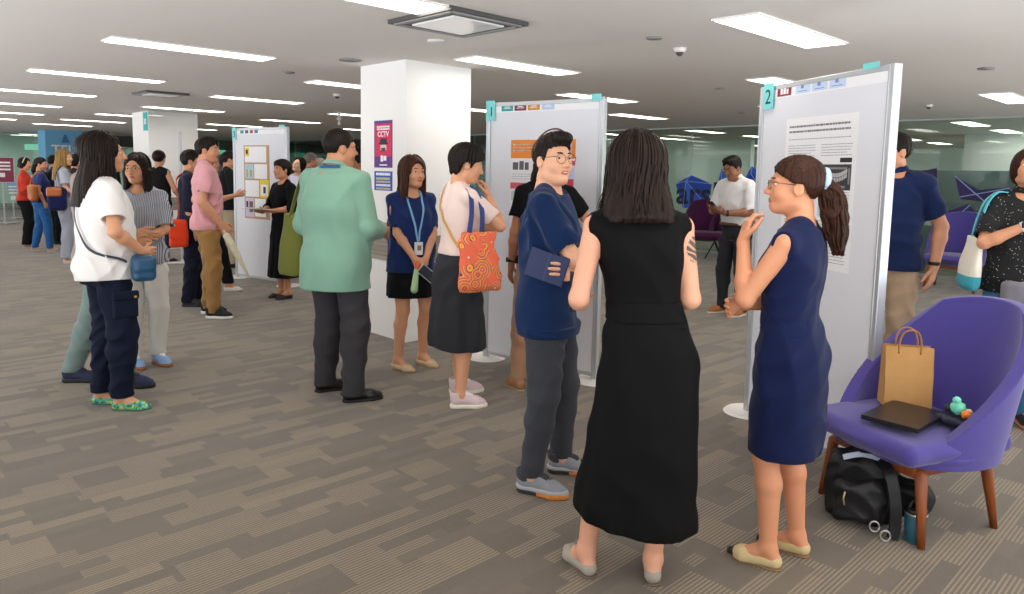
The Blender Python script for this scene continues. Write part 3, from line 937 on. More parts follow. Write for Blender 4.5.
# glass front of the office along one side, and the end wall
GU = 12.08
m_glass = NT('tinted_glass'); m_glass.set(col=lin('#a9c4bb'), rough=.02, trans=1.0, ior=1.25, spec=.5); m_glass = m_glass.m
m_steel = plain('#b9bdbc', .3, 'brushed_steel', metal=.9)
g = NT('clear_glass')
tr = g.n('BsdfTransparent', i0=lin('#e2ede8')); gl = g.n('BsdfGlossy'); gl.inputs['Roughness'].default_value = .02
fr = g.n('Fresnel', i0=1.55); mx = g.n('MixShader', i0=g.math('MULTIPLY', fr.outputs[0], .8))
g.t.links.new(tr.outputs[0], mx.inputs[1]); g.t.links.new(gl.outputs[0], mx.inputs[2])
g.t.links.new(mx.outputs[0], g.t.nodes['Material Output'].inputs[0]); m_glass = g.m


def glass_wall(name, u0, v0, u1, v1, seg, z0=.02, z1=CEIL-.01, mat=None):
    """panes side by side with slim gaps; each pane is one piece of the glazing"""
    L = math.hypot(u1-u0, v1-v0); n = max(1, round(L/seg)); d = ((u1-u0)/L, (v1-v0)/L)
    bm = bmesh.new()
    for i in range(n):
        box(bm, ((i+.5)*L/n, 0, (z0+z1)/2), (L/n-.012, .012, z1-z0))
    o = bm_obj(name, bm, mat or m_glass); bframe(o, u0, v0); o.rotation_euler.z += math.atan2(d[1], d[0]); tag(o, kind='structure')
    bm = bmesh.new()
    for i in range(n+1): box(bm, (i*L/n, 0, (z0+z1)/2), (.008, .016, z1-z0))
    box(bm, (L/2, 0, z1), (L, .05, .03)); box(bm, (L/2, 0, z0), (L, .05, .05))
    f = bm_obj('window_frame', bm, m_steel, o)
    return o


glass_wall('window_1', GU, -4.9, GU, 26.5, 3.06)
glass_wall('window_2', -2.0, 27.2, GU, 27.2, 2.4)
m_bulk = plain('#54544f', .7, 'dark_bulkhead', var=.04)
slab('trim_1', 6.9, GU-.05, 26.2, 27.1, 2.02, CEIL-.002, m_bulk)
m_off = plain('#e9f5ee', .8, 'office_wall', var=.02, scale=1)
m_dk = plain('#7b8a8c', .8, 'dark_office_wall', var=.05, scale=1)
m_teal = plain('#d8f0ea', .8, 'teal_office_wall', var=.04, scale=1)
slab('wall_back', U0, U1, V1-.2, V1, 0, CEIL, m_teal)
slab('wall_right', U1-.2, U1, V0, V1-.21, 0, CEIL, m_off)
slab('wall_office_divider', 17.2, 17.4, 9.2, 17.5, 0, CEIL, m_off)
slab('wall_office_return', 13.6, 17.19, 12.6, 12.8, 0, CEIL, m_off)
slab('wall_office_store', 15.4, 15.55, 15.0, 26.0, 0, CEIL, m_dk)
slab('pillar', 16.6, 17.6, 3.2, 4.3, 0, CEIL, m_white)
# a half-height screen inside the office
slab('partition', 13.7, 13.78, 2.3, 6.3, 0, 1.62, m_dk)

# --- ceiling lamps: rows of panels, plus extra ones added behind glass to brighten it
m_lamp = emit_mat('#fff7ee', LAMP)
m_lframe = plain('#e8e6e2', .5, 'lamp_frame', var=0)
_k = (CEIL-CAMH)/(2.55-CAMH)
LAMPS = []


def ceiling_lamp(u, v, L=1.2, W=.27, label=None, group=None):
    o = thing('ceiling_light', label, 'ceiling light', uv(u, v, CEIL), 0, group); o.rotation_euler = (0, 0, math.atan2(ER[1], ER[0]))
    bm = bmesh.new()
    for c, d in (((0, W/2+.006, -.006), (L+.024, .012, .012)), ((0, -W/2-.006, -.006), (L+.024, .012, .012)), ((L/2+.006, 0, -.006), (.012, W, .012)), ((-L/2-.006, 0, -.006), (.012, W, .012))): box(bm, c, d)
    bm_obj('lamp_frame', bm, m_lframe, o)
    bm = bmesh.new(); box(bm, (0, 0, -.004), (L, W, .006)); bm_obj('diffuser', bm, m_lamp, o)
    LAMPS.append((u, v)); return o


_row = {1: 'the row left of the white pillar', 2: 'the row crossing the white pillar', 3: 'the row above the numbered board one', 4: 'the row nearest the glass office'}
rows = {1: (2.2, [(-2.0, 0), (.75, 0), (3.33, 0), (5.86, 0), (8.42, 0), (11.0, 0), (13.6, 0), (16.1, 0), (18.6, 0), (21.2, 0)]),
        2: (4.40, [(-2.9, 0), (-.4, 0), (2.17, 0), (4.5, 0), (6.98, 0), (9.52, 0), (12.2, 0), (14.8, 0), (17.4, 0), (20., 0)]),
        3: (6.85, [(-1.6, 0), (.85, 0), (3.32, 0), (5.66, 0), (8.2, 0), (10.8, 0), (13.4, 0), (16.0, 0), (18.6, 0)]),
        4: (9.40, [(-2.4, 0), (-.3, 0), (2.05, 0), (4.5, 0), (6.95, 0), (9.6, 0), (12.2, 0), (14.8, 0)])}
ordn = ['nearest', 'second', 'third', 'fourth', 'fifth', 'sixth', 'seventh', 'eighth', 'ninth', 'tenth']
for r, (u, vs) in rows.items():
    for i, (v, dz) in enumerate(vs):
        vis = [x for x, _ in vs if x > 2.0-.5*(r == 1)]
        lab = 'white panel ceiling light, %s of %s' % (ordn[vis.index(v)] if v in vis else 'one behind the nearest', _row[r]) if v in vis else 'white panel ceiling light over the near end of the room'
        uu = u+(.17 if r == 1 and v > 12 else 0)+(.25 if r == 1 and v > 15 else 0)+(.06 if r == 3 and v < 4 else 0)
        ceiling_lamp(uu, v, label=lab, group='panel ceiling lights in rows')
for i, (u, v) in enumerate([(u_, v_) for u_ in (13.4, 15.7, 18.0, 20.3) for v_ in (-1.2, 1.0, 3.4, 5.8, 8.2, 10.6)]+[ (14.0, 14.2), (14.0, 17.5), (14.0, 21.0), (20.0, 14.5), (9.5, 29.3), (5.5, 29.3), (1.5, 29.3), (3.5, 28.3), (7.5, 28.3), (5.5, 28.0), (9.5, 28.0), (-.5, 29.), (3.5, 29.7), (7.5, 29.9), (1.5, 28.0), (19.5, 19.0)]):  # several of these are added only to brighten the rooms behind the glass
    ceiling_lamp(u, v, label='white panel ceiling light behind the glass, some added to brighten the rooms', group='panel ceiling lights inside the glass offices')

# cassette air conditioners
m_grey = plain('#8d8d8b', .5, 'grey_plastic', var=.03)
m_dark = plain('#4b4a48', .5, 'dark_slot', var=.03)


def cassette(u, v, w, label):
    o = thing('air_conditioner', label, 'air conditioner', uv(u, v, CEIL), 0); o.rotation_euler = (0, 0, math.atan2(ER[1], ER[0]))
    bm = bmesh.new(); box(bm, (0, 0, -.012), (w, w, .024)); bm_obj('housing', bm, m_dark, o)
    bm = bmesh.new()
    for sx, sy in ((0, 1), (0, -1), (1, 0), (-1, 0)):
        box(bm, (sx*w*.44, sy*w*.44, -.028), (w*.88 if sx == 0 else w*.05, w*.88 if sy == 0 else w*.05, .008))
    bm_obj('outer_frame', bm, m_grey, o)
    bm = bmesh.new(); box(bm, (0, 0, -.028), (w*.66, w*.66, .012)); bm_obj('intake_panel', bm, plain('#f4f4f3', .25, 'grille_panel', var=.02), o, bevel=.006)


cassette(2.86, 3.47, .60, 'square dark-framed ceiling air conditioner above the white pillar')
cassette(3.24, 9.78, .52, 'small square ceiling air conditioner far along the lit rows')
# small round fittings in the ceiling
m_wpl = plain('#e6e3df', .4, 'white_plastic', var=.02)


def ceiling_dome(px, py, r, label, cat='sprinkler', flat=False, dark=None):
    p = at(px, py, CEIL); o = thing('smoke_detector' if not flat else 'ceiling_speaker', label, cat, p)
    bm = bmesh.new()
    if flat:
        bmesh.ops.create_cone(bm, cap_ends=True, segments=24, radius1=r, radius2=r, depth=.01); bmesh.ops.translate(bm, verts=bm.verts, vec=(0, 0, -.005))
        bm_obj('cover', bm, dark or m_grey, o, True)
    else:
        bmesh.ops.create_cone(bm, cap_ends=True, segments=20, radius1=r*.75, radius2=r, depth=.03); bmesh.ops.translate(bm, verts=bm.verts, vec=(0, 0, -.015))
        bm_obj('base', bm, m_wpl, o, True)
        bm = bmesh.new(); bmesh.ops.create_uvsphere(bm, u_segments=14, v_segments=8, radius=r*.55); bmesh.ops.translate(bm, verts=bm.verts, vec=(0, 0, -.03)); bm_obj('sensor', bm, m_dark, o, True)


ceiling_dome(680, 48, .05, 'white smoke detector dome right of the nearest wide light', 'smoke detector')
ceiling_dome(929, 104.5, .045, 'white smoke detector dome above the man in the navy polo', 'smoke detector')
ceiling_dome(337, 94, .05, 'white smoke detector dome left of the white pillar', 'smoke detector')
ceiling_dome(436, 40.3, .06, 'round white ceiling cap below the large air conditioner', 'ceiling cap', True, plain('#e2e0dc', .4, 'cap', var=0))
ceiling_dome(350, 59.5, .09, 'grey round ceiling cap beside the white pillar', 'ceiling cap', True)
ceiling_dome(288, 72, .06, 'small grey ceiling cap left of the white pillar', 'ceiling cap', True)
ceiling_dome(654, 37.5, .05, 'small grey ceiling cap between two wide lights', 'ceiling cap', True)
ceiling_dome(720, 88, .05, 'small grey ceiling cap beside board two', 'ceiling cap', True)
ceiling_dome(986, 68, .06, 'small grey ceiling cap near the far right light', 'ceiling cap', True)
ceiling_dome(741, 112.5, .06, 'small grey ceiling cap above the glass office front', 'ceiling cap', True)


# ---------------------------------------------------------------- poster boards
def text_me(body, size, mat, parent, loc, name='lettering', align='LEFT', rot=(pi/2, 0, 0), depth=.0006, bold=False, sx=1.0):
    cu = bpy.data.curves.new(name, 'FONT'); cu.body = body; cu.size = size; cu.extrude = depth; cu.align_x = align; cu.space_line = 1.0
    cu.resolution_u = 3
    if bold: cu.offset = size*.018
    o = bpy.data.objects.new(name, cu); COL.objects.link(o)
    me = bpy.data.meshes.new_from_object(o.evaluated_get(bpy.context.evaluated_depsgraph_get()))
    bpy.data.objects.remove(o); bpy.data.curves.remove(cu)
    me.materials.clear(); me.materials.append(mat)
    o = link(name, me, parent, False); o.location = loc; o.rotation_euler = rot; o.scale = (sx, 1, 1)
    return o


m_alu = plain('#c4c8cc', .35, 'aluminium', metal=.55, var=.02)
m_felt = plain('#e3e5ec', .8, 'board_panel', var=.015, scale=6)
m_paper = plain('#f2f2f4', .7, 'paper', var=.01)
m_ink = plain('#3a3a40', .8, 'ink', var=0)
m_grink = plain('#9fa2a8', .8, 'pale_ink', var=0)
m_aqua = plain('#7fd9d9', .6, 'aqua_card', var=.02)


def rect(bm, x0, x1, z0, z1, y=-.001, t=.001, mi=0):
    box(bm, ((x0+x1)/2, y-t/2, (z0+z1)/2), (x1-x0, t, z1-z0), mi=mi)


def board(pL, pR, h, label, number, feet=True):
    """free-standing panel from pL to pR (left and right as one reads it); its front is -y"""
    pL, pR = A3(pL), A3(pR); W = np.linalg.norm((pR-pL)[:2]); ang = math.atan2(pR[1]-pL[1], pR[0]-pL[0])
    o = thing('poster_board', label, 'poster board', (pL[0], pL[1], 0)); o.rotation_euler = (0, 0, ang)
    for x in (.02, W-.02):
        bm = bmesh.new(); box(bm, (x, .0, h/2), (.04, .045, h-.012)); 
        for yy in (-.0225, .0225): box(bm, (x-.008, yy, h/2), (.006, .006, h-.02))
        p = bm_obj('post', bm, m_alu, o, bevel=.003)
    bm = bmesh.new(); box(bm, (W/2, 0, h*.5+.02), (W-.082, .028, h-.075)); bm_obj('panel', bm, m_felt, o)
    for z, hh in ((h-.02, .028), (.045, .03)):
        bm = bmesh.new(); box(bm, (W/2, 0, z), (W-.08, .036, hh)); bm_obj('rail', bm, m_alu, o, bevel=.003)
    if feet:
        for x in (.02, W-.02):
            bm = bmesh.new(); bmesh.ops.create_cone(bm, cap_ends=True, segments=36, radius1=.15, radius2=.135, depth=.014)
            bmesh.ops.translate(bm, verts=bm.verts, vec=(x, 0, .007)); bm_obj('foot', bm, m_wpl, o)
    return o, W


def sheet(name, label, cat, o, x0, x1, z0, z1, mat, y=-.0142, t=.0008, tilt=0.0):
    """a flat sheet fixed to the front of board o; its own origin is its lower left corner"""
    M = Matrix.Rotation(o.rotation_euler.z, 4, 'Z'); p = Vector(o.location)+M.to_3x3() @ Vector((x0, y, z0))
    e = thing(name, label, cat, p); e.rotation_euler = (0, tilt, o.rotation_euler.z)
    bm = bmesh.new(); box(bm, ((x1-x0)/2, -t/2, (z1-z0)/2), (x1-x0, t, z1-z0)); bm_obj('sheet', bm, mat, e)
    return e


def blocks(name, e, rects, mat, y=-.0010, t=.0006):
    if len(rects) < 9 and 'letter' not in name and 'line' not in name and 'print' not in name:
        for r in rects: bm = bmesh.new(); rect(bm, *r, y, t); ob = bm_obj(name, bm, mat, e)
        return ob
    bm = bmesh.new()
    for x0, x1, z0, z1 in rects: rect(bm, x0, x1, z0, z1, y, t)
    return bm_obj(name, bm, mat, e)


def lines(e, x0, x1, ztop, n, dz, mat=None, seed=0, th=.0035, name='printed_lines', short=.25):
    rng = random.Random(seed); r = []
    for i in range(n):
        x = x0
        end = x1-(rng.random()*short*(x1-x0) if i % 4 == 3 else rng.random()*.03*(x1-x0))
        while x < end-.004:
            wd = .008+rng.random()*.022; r.append((x, min(x+wd, end), ztop-i*dz-th, ztop-i*dz)); x += wd+.004
    return blocks(name, e, r, mat or m_grink)


def col(c, r=.6): return plain(c, r, 'printed_colour', var=.02)


# board one
b1, W1 = board(at(484.5, 357), at(597, 381), 1.985, 'grey poster board numbered 1 with orange headed poster', '1')
s_ = sheet('header_strip', 'white strip with teal, maroon and ochre blocks topping board one', 'header strip', b1, .045, W1-.045, 1.905, 1.968, m_paper)
for x, c in ((.095, '#2f9c9c'), (.215, '#7c2f45'), (.335, '#c98f3f'), (.46, '#b9cbe8')):
    blocks('colour_block', s_, [(x, x+.108, .008, .056)], col(c), -.0012); blocks('block_lettering', s_, [(x+.02, x+.088, .026, .030), (x+.03, x+.078, .036, .041)], m_paper, -.0018)
s_ = sheet('number_card', 'aqua card with number 1 on board one corner', 'number card', b1, .0, .085, 1.845, 1.995, m_aqua, -.027)
text_me('1', .10, m_ink, s_, (.028, -.0015, .035))
s_ = sheet('aqua_tag', 'small aqua tag on the right top corner of board one', 'tag', b1, W1-.10, W1-.02, 1.96, 2.005, m_aqua, -.027)
PZ0, PZ1, PX0, PX1 = .83, 1.70, .235, .80
s_ = sheet('poster', 'orange headed research poster pinned on board one', 'poster', b1, PX0, PX1, PZ0, PZ1, plain('#eceaf0', .6, 'poster_paper', var=.02))
w_, h_ = PX1-PX0, PZ1-PZ0
blocks('orange_heading', s_, [(0, w_, h_-.135, h_)], col('#e8892b')); lines(s_, .02, w_*.5, h_-.03, 3, .022, m_paper, 2, .010, 'heading_lettering'); 
blocks('heading_picture', s_, [(w_-.10, w_-.03, h_-.115, h_-.03)], col('#d3a7c9'), -.0016)
blocks('pink_bar', s_, [(0, w_*.55, h_-.36, h_-.315), (w_*.6, w_, h_-.185, h_-.15), (w_*.55, w_, h_-.80, h_-.755), (0, w_*.5, .02, .06)], col('#dc5a72'))
blocks('lilac_panel', s_, [(w_*.60, w_, h_-.74, h_-.19)], col('#cfd6f2'))
lines(s_, w_*.62, w_*.97, h_-.21, 26, .020, m_grink, 5)
blocks('dark_picture', s_, [(.02, .07, h_-.22, h_-.165), (.08, .12, h_-.22, h_-.155), (.13, .165, h_-.22, h_-.165), (.03, .10, h_-.56, h_-.49), (.03, .09, h_-.63, h_-.585), (.03, .10, h_-.71, h_-.66)], col('#5d5a63'), -.0016)
blocks('green_picture', s_, [(.01, .15, h_-.45, h_-.38)], col('#b5d4c1')); blocks('red_picture', s_, [(w_-.06, w_-.01, h_-.36, h_-.28), (.05, .11, h_-.53, h_-.49)], col('#cf4354'), -.0019)
lines(s_, .01, w_*.5, h_-.25, 3, .018, m_grink, 7); lines(s_, .17, w_*.56, h_-.39, 18, .022, m_grink, 8)

# board two
b2, W2 = board(at(746, 411), at(868, 482), 2.0, 'grey poster board numbered 2 behind the woman in the navy dress', '2')
s_ = sheet('header_strip', 'white strip with a maroon block topping board two', 'header strip', b2, .045, W2-.045, 1.915, 1.985, m_paper)
blocks('colour_block', s_, [(.12, .25, .008, .062)], col('#93283c')); blocks('block_lettering', s_, [(.150, .172, .018, .052), (.178, .200, .018, .052), (.206, .224, .018, .046)], m_paper, -.0018)
for x in (.29, .43, .57):
    blocks('blue_block', s_, [(x, x+.125, .008, .060)], col('#c9d9f2'), -.0012); blocks('block_lettering', s_, [(x+.02, x+.10, .018, .022), (x+.045, x+.07, .034, .052)], col('#6f8ec9'), -.0018)
s_ = sheet('number_card', 'aqua card with number 2 on board two corner', 'number card', b2, .045, .145, 1.86, 2.01, m_aqua, -.027)
text_me('2', .12, m_ink, s_, (.018, -.0015, .03))
s_ = sheet('aqua_tag', 'small aqua tag on the right top corner of board two', 'tag', b2, W2-.20, W2-.09, 1.985, 2.015, m_aqua, -.027)
s_ = sheet('poster', 'white text poster with dental x-ray pinned on board two', 'poster', b2, .27, .85, .99, 1.79, m_paper)
w_, h_ = .58, .80
lines(s_, .03, w_-.05, h_-.042, 2, .028, col('#74747b'), 10, .010, 'heading_lettering', .9)
lines(s_, .03, w_-.04, h_-.115, 1, .02, m_grink, 11, .004)
lines(s_, .03, w_*.46, h_-.15, 7, .014, m_grink, 12); lines(s_, .03, w_*.46, h_-.27, 30, .016, m_grink, 13)
lines(s_, w_*.54, w_*.95, h_-.15, 5, .014, m_grink, 14); blocks('black_label', s_, [(w_*.80, w_*.95, h_-.245, h_-.222)], col('#1d1d20'))


e_x = (w_*.54, w_*.95, h_-.385, h_-.255)
blocks('xray_picture', s_, [e_x], plain('#38383b', .4, 'xray_print', var=.5, scale=60))
rr = []
for k in range(15):
    t = (k-7)/7; xc = (e_x[0]+e_x[1])/2+t*.085; zc = e_x[2]+.060+.022*t*t; wd = .0045+.001*abs(t)
    rr += [(xc-wd, xc+wd, zc+.003, zc+.024), (xc-wd*.8, xc+wd*.8, zc-.020, zc)]
blocks('printed_teeth', s_, rr, col('#c4c4c6'), -.0018)
blocks('printed_jaw', s_, [(e_x[0]+.008, e_x[0]+.020, e_x[2]+.03, e_x[2]+.11), (e_x[1]-.020, e_x[1]-.008, e_x[2]+.03, e_x[2]+.11), (e_x[0]+.04, e_x[1]-.04, e_x[2]+.010, e_x[2]+.022), (e_x[0]+.03, e_x[1]-.03, e_x[2]+.105, e_x[2]+.115)], col('#8b8b8e'), -.0016)
lines(s_, w_*.54, w_*.95, h_-.395, 3, .014, m_grink, 15); blocks('pale_blue_box', s_, [(w_*.54, w_*.95, h_-.53, h_-.45)], col('#d7dff2')); lines(s_, w_*.55, w_*.94, h_-.46, 5, .014, col('#8f9ec9'), 16)
lines(s_, w_*.54, w_*.95, h_-.55, 14, .016, m_grink, 17); blocks('logo_dot', s_, [(w_*.80, w_*.82, h_-.66, h_-.645)], m_ink)

# board three, far left
b3, W3 = board(at(237, 277), at(290, 286), 1.955, 'grey poster board with brown framed notices behind the woman in black', '3')
s_ = sheet('header_strip', 'white strip with small coloured blocks topping the far board', 'header strip', b3, .045, W3-.045, 1.87, 1.94, m_paper)
for x, c in ((.12, '#3f8f8f'), (.22, '#5b4a7a'), (.32, '#a84a4a'), (.42, '#4a7a9a')): blocks('colour_block', s_, [(x, x+.07, .012, .055)], col(c), -.0012)
s_ = sheet('number_card', 'aqua card with a number on the far board corner', 'number card', b3, .0, .085, 1.80, 1.96, m_aqua, -.027); text_me('3', .11, m_ink, s_, (.018, -.0015, .035))
s_ = sheet('aqua_tag', 'small aqua tag on the right top corner of the far board', 'tag', b3, W3-.13, W3-.02, 1.945, 1.975, m_aqua, -.027)
s_ = sheet('poster', 'brown poster of pale notices and a yellow square on the far board', 'poster', b3, .23, .76, .80, 1.73, col('#b9936b'))
w_, h_ = .53, .93
blocks('notice_sheet', s_, [(.02, w_-.06, h_-.215, h_-.015), (.215, w_-.05, h_-.42, h_-.235), (.02, .31, h_-.65, h_-.44), (.22, .44, .03, h_-.67)], m_paper, -.0012)
blocks('yellow_square', s_, [(.025, .115, h_-.135, h_-.03), (.325, w_-.02, h_-.655, h_-.43)], col('#f0d428'), -.0018); blocks('yellow_card_sheet', s_, [(.345, w_-.04, h_-.63, h_-.49)], m_paper, -.0024)
blocks('black_mark', s_, [(.045, .09, h_-.11, h_-.055), (.40, .45, h_-.60, h_-.52)], m_ink, -.003)
blocks('pale_blue_notice', s_, [(.02, .20, h_-.42, h_-.235)], col('#a9cbd6'), -.0012); blocks('ochre_figure', s_, [(.05, .08, h_-.40, h_-.30), (.13, .17, h_-.40, h_-.31)], col('#c9a04a'), -.0018)
blocks('lilac_notice', s_, [(.02, .205, .02, h_-.665)], col('#cfc3e0'), -.0012); blocks('dark_picture', s_, [(.035, .075, h_-.80, h_-.71)], m_ink, -.0018); blocks('brown_picture', s_, [(.10, .18, h_-.85, h_-.71)], col('#6b5a48'), -.0018)
lines(s_, .13, w_-.08, h_-.05, 6, .025, m_grink, 31); lines(s_, .24, w_-.07, h_-.26, 7, .022, m_grink, 32); lines(s_, .05, .29, h_-.47, 7, .022, m_grink, 33); lines(s_, .24, .42, h_-.69, 8, .025, m_grink, 34)

# a fourth board seen edge-on behind the man in pink
p4 = at(183, 264)
b4, W4 = board(p4, p4+A3((p4[0], p4[1], 0))/np.linalg.norm(p4), 1.955, 'white poster board seen edge-on behind the man in the pink polo', '4', feet=False)
bm = bmesh.new(); box(bm, (.02, 0, .02), (.05, .9, .03)); box(bm, (.02, .0, .05), (.05, .06, .03)); bm_obj('foot', bm, m_wpl, b4, bevel=.004)


# ---------------------------------------------------------------- notices on the pillars
def pillar_sheet(name, label, cat, v, z, w, h, mat, u=CU):
    e = thing(name, label, cat, uv(u-.001, v, z)); e.rotation_euler = (0, 0, math.atan2(-EL[1], -EL[0]))   # x runs along -EL, front is towards -u
    bm = bmesh.new(); box(bm, (w/2, -.0005, h/2), (w, .001, h)); bm_obj('sheet', bm, mat, e); return e


def at_plane_u(px, py, u):
    d = _fw+(px-512)/F_PX*_R+(py-CY)/F_PX*_D; t = u/(d[:2] @ ER); p = d*t; return p[:2] @ EL, p[2]+CAMH


va, za = at_plane_u(374.5, 121, CU); vb, zb = at_plane_u(392.5, 193, CU)
w_ = va-vb; h_ = za-at_plane_u(374.5, 167.5, CU)[1]; z_ = za-h_
e = pillar_sheet('poster', 'magenta and purple CCTV poster on the white pillar', 'poster', va, z_, w_, h_, col('#d31f58'))
blocks('purple_border', e, [(0, w_, 0, h_*.24), (0, w_, h_*.93, h_)], col('#5a2c86')); blocks('purple_edge', e, [(0, w_*.05, 0, h_), (w_*.95, w_, 0, h_)], col('#6a2c86'), -.0016)
text_me('CCTV', h_*.16, m_paper, e, (w_*.5, -.002, h_*.66), align='CENTER', bold=True); lines(e, w_*.15, w_*.85, h_*.885, 2, h_*.05, m_paper, 39, h_*.035, 'printed_lettering', 0)
blocks('figure_hat', e, [(w_*.33, w_*.70, h_*.53, h_*.62), (w_*.26, w_*.76, h_*.49, h_*.535)], col('#231a2c'), -.002)
blocks('figure_face', e, [(w_*.36, w_*.68, h_*.37, h_*.485)], col('#d9c6c0'), -.002); blocks('figure_beard', e, [(w_*.40, w_*.62, h_*.34, h_*.42)], col('#4a3a4a'), -.0026)
blocks('figure_collar', e, [(w_*.36, w_*.50, h_*.13, h_*.26), (w_*.52, w_*.68, h_*.15, h_*.25)], m_paper, -.002); blocks('small_print', e, [(w_*.3, w_*.72, h_*.045, h_*.07)], m_paper, -.002)
z2 = at_plane_u(374.5, 171, CU)[1]; z3 = at_plane_u(374.5, 190, CU)[1]
e = pillar_sheet('notice', 'blue notice with white text under the magenta poster', 'notice', va, z3, w_, z2-z3, col('#1f55b8')); h_ = z2-z3
for k, (a, b, c) in enumerate(((.78, .92, 1), (.55, .68, 0), (.40, .50, 0), (.22, .33, 1), (.05, .15, 0))):
    lines(e, w_*.1, w_*.9, h_*b, 1, .1, m_paper if c else col('#c9c08a'), 40+k, h_*(b-a))
# pale stone-print ledge low on the pillar behind the woman with the lanyard
# small aqua number sign hanging by the far pillar
p = at(144.8, 121, 2.02)
e = thing('number_sign', 'aqua sign numbered 30 hanging in front of the far white pillar', 'sign', uv(4.05, 13.0, 2.17)); e.rotation_euler = (0, 0, math.atan2(-EL[1], -EL[0]))
bm = bmesh.new(); box(bm, (.0, 0, 0), (.20, .012, .30)); bm_obj('plate', bm, col('#1fb3b3'), e, bevel=.004); text_me('30', .13, m_paper, e, (0, -.007, -.045), align='CENTER', bold=True)
bm = bmesh.new(); box(bm, (.08, .12, .1), (.02, .24, .02)); bm_obj('bracket', bm, m_steel, e)
# lettering on the blue pillar
e = thing('banner_lettering', 'white TEL lettering on the blue wrapped pillar', 'lettering', uv(4.78, 23.597, 0)); e.rotation_euler = (0, 0, math.atan2(ER[1], ER[0]))
text_me('TEL', .36, m_paper, e, (.10, -.003, 1.70), bold=True)
bm = bmesh.new()
for k in range(5): box(bm, (.45, -.004, 2.04+.045*k), (.20-.035*k, .004, .036))
bm_obj('tower_emblem', bm, col('#2f5f93'), e)

# glowing exit signs
m_exit = emit_mat('#19b98a', .9, 'exit_sign_glow')
for (u, v, lab) in ((5.09, 27.0, 'green exit sign by the blue pillar'), (10.53, 26.05, 'green exit sign under the dark bulkhead behind the man in pink')):
    e = thing('exit_sign', lab, 'exit sign', uv(u, v, 1.93)); e.rotation_euler = (0, 0, math.atan2(-EL[1], -EL[0])+pi/2*0)
    e.rotation_euler = (0, 0, math.atan2(ER[1], ER[0]))
    bm = bmesh.new(); box(bm, (0, 0, 0), (.44, .05, .17)); bm_obj('case', bm, m_exit, e); text_me('EXIT', .13, m_paper, e, (0, -.028, -.045), align='CENTER', bold=True)
    bm = bmesh.new(); box(bm, (0, 0, .2), (.03, .03, CEIL-1.93-.2+.1)); bm_obj('hanger', bm, m_steel, e)


# ---------------------------------------------------------------- stickers on the office glass
def at_plane_g(px, py, u=GU-.009): return at_plane_u(px, py, u)


def sticker(name, label, cat, polys, mat, edges=None, emat=None):
    """polys: lists of photo points on the glass front; built as one thin vinyl sheet on the pane"""
    q0 = at_plane_g(*polys[0][0]); e = thing(name, label, cat, uv(GU-.009, q0[0], q0[1])); e.rotation_euler = (0, 0, math.atan2(-EL[1], -EL[0]))
    for pi_, (poly, m) in enumerate(zip(polys, mat)):
        bm = bmesh.new(); P = []
        for x, y in poly:
            v, z = at_plane_g(x, y); P.append((q0[0]-v, z-q0[1]))
        fr = [bm.verts.new((a, -.003-.0004*pi_, b)) for a, b in P]; bk = [bm.verts.new((a, -.001, b)) for a, b in P]
        bm.faces.new(fr); bm.faces.new(bk[::-1])
        for i in range(len(P)): bm.faces.new((fr[i], bk[i], bk[(i+1) % len(P)], fr[(i+1) % len(P)]))
        bm_obj('facet', bm, m, e)
    if edges:
        parts = []
        for a, b in edges:
            (v0, z0), (v1, z1) = at_plane_g(*a), at_plane_g(*b); parts.append(tube_vf([(q0[0]-v0, -.004, z0-q0[1]), (q0[0]-v1, -.004, z1-q0[1])], .008, 4))
        v, f = merge(parts); mesh('edge_lines', v, f, emat or plain('#8fa6dd', .5, 'pale_line'), e, False)
    return e


cb, cb2, cb3 = col('#2459cf'), col('#1b4bb8'), col('#3068dd'); vi, vi2 = col('#35245e'), col('#2a1c4c')
A_, B_, C_, D_, E_, Fm = (691, 175), (712, 184), (707, 207), (683, 208), (676, 184), (686, 181)
sticker('crystal_sticker', 'blue faceted crystal sticker left of the man in white', 'sticker', [[A_, B_, Fm], [B_, C_, Fm], [C_, D_, Fm], [D_, E_, Fm], [E_, A_, Fm]], [cb, cb2, cb3, cb2, cb], [(A_, Fm), (B_, Fm), (Fm, (707, 206)), (Fm, D_), (E_, Fm)])
A_, B_, C_, D_, Fm = (721, 170), (743, 183), (738, 217), (712, 214), (722, 187)
sticker('crystal_sticker', 'blue faceted crystal sticker behind the man in white', 'sticker', [[A_, B_, Fm], [B_, C_, Fm], [C_, D_, Fm], [D_, A_, Fm]], [cb3, cb, cb2, cb], [(A_, Fm), (C_, Fm), (D_, Fm)])
A_, B_, C_, D_, Fm = (752, 166), (760, 174), (758, 184), (744, 180), (751, 174)
sticker('crystal_sticker', 'small blue crystal sticker right of the man in white', 'sticker', [[A_, B_, Fm], [B_, C_, Fm], [C_, D_, Fm], [D_, A_, Fm]], [cb3, cb, cb2, cb], [(A_, Fm), (C_, Fm)])
v0, z0 = at_plane_g(676, 203); v1, _ = at_plane_g(750, 203)
e = thing('glass_lettering', 'dark arship lettering across the blue crystal stickers', 'lettering', uv(GU-.016, v0, z0)); e.rotation_euler = (0, 0, math.atan2(-EL[1], -EL[0]))
t_ = text_me('arship', .60, col('#16243f'), e, (0, 0, 0), bold=True); xs_ = [vv.co.x for vv in t_.data.vertices]; t_.scale = ((v0-v1)/(max(xs_)-min(xs_)), 1, 1)
sticker('plane_sticker', 'purple paper plane sticker on the glass beside the woman in black dots', 'sticker', [[(955, 176), (979, 190), (960, 199)], [(960, 199), (979, 190), (1012, 187), (985, 202)]], [vi, vi2], [((955, 176), (985, 202)), ((960, 197), (1010, 188))])
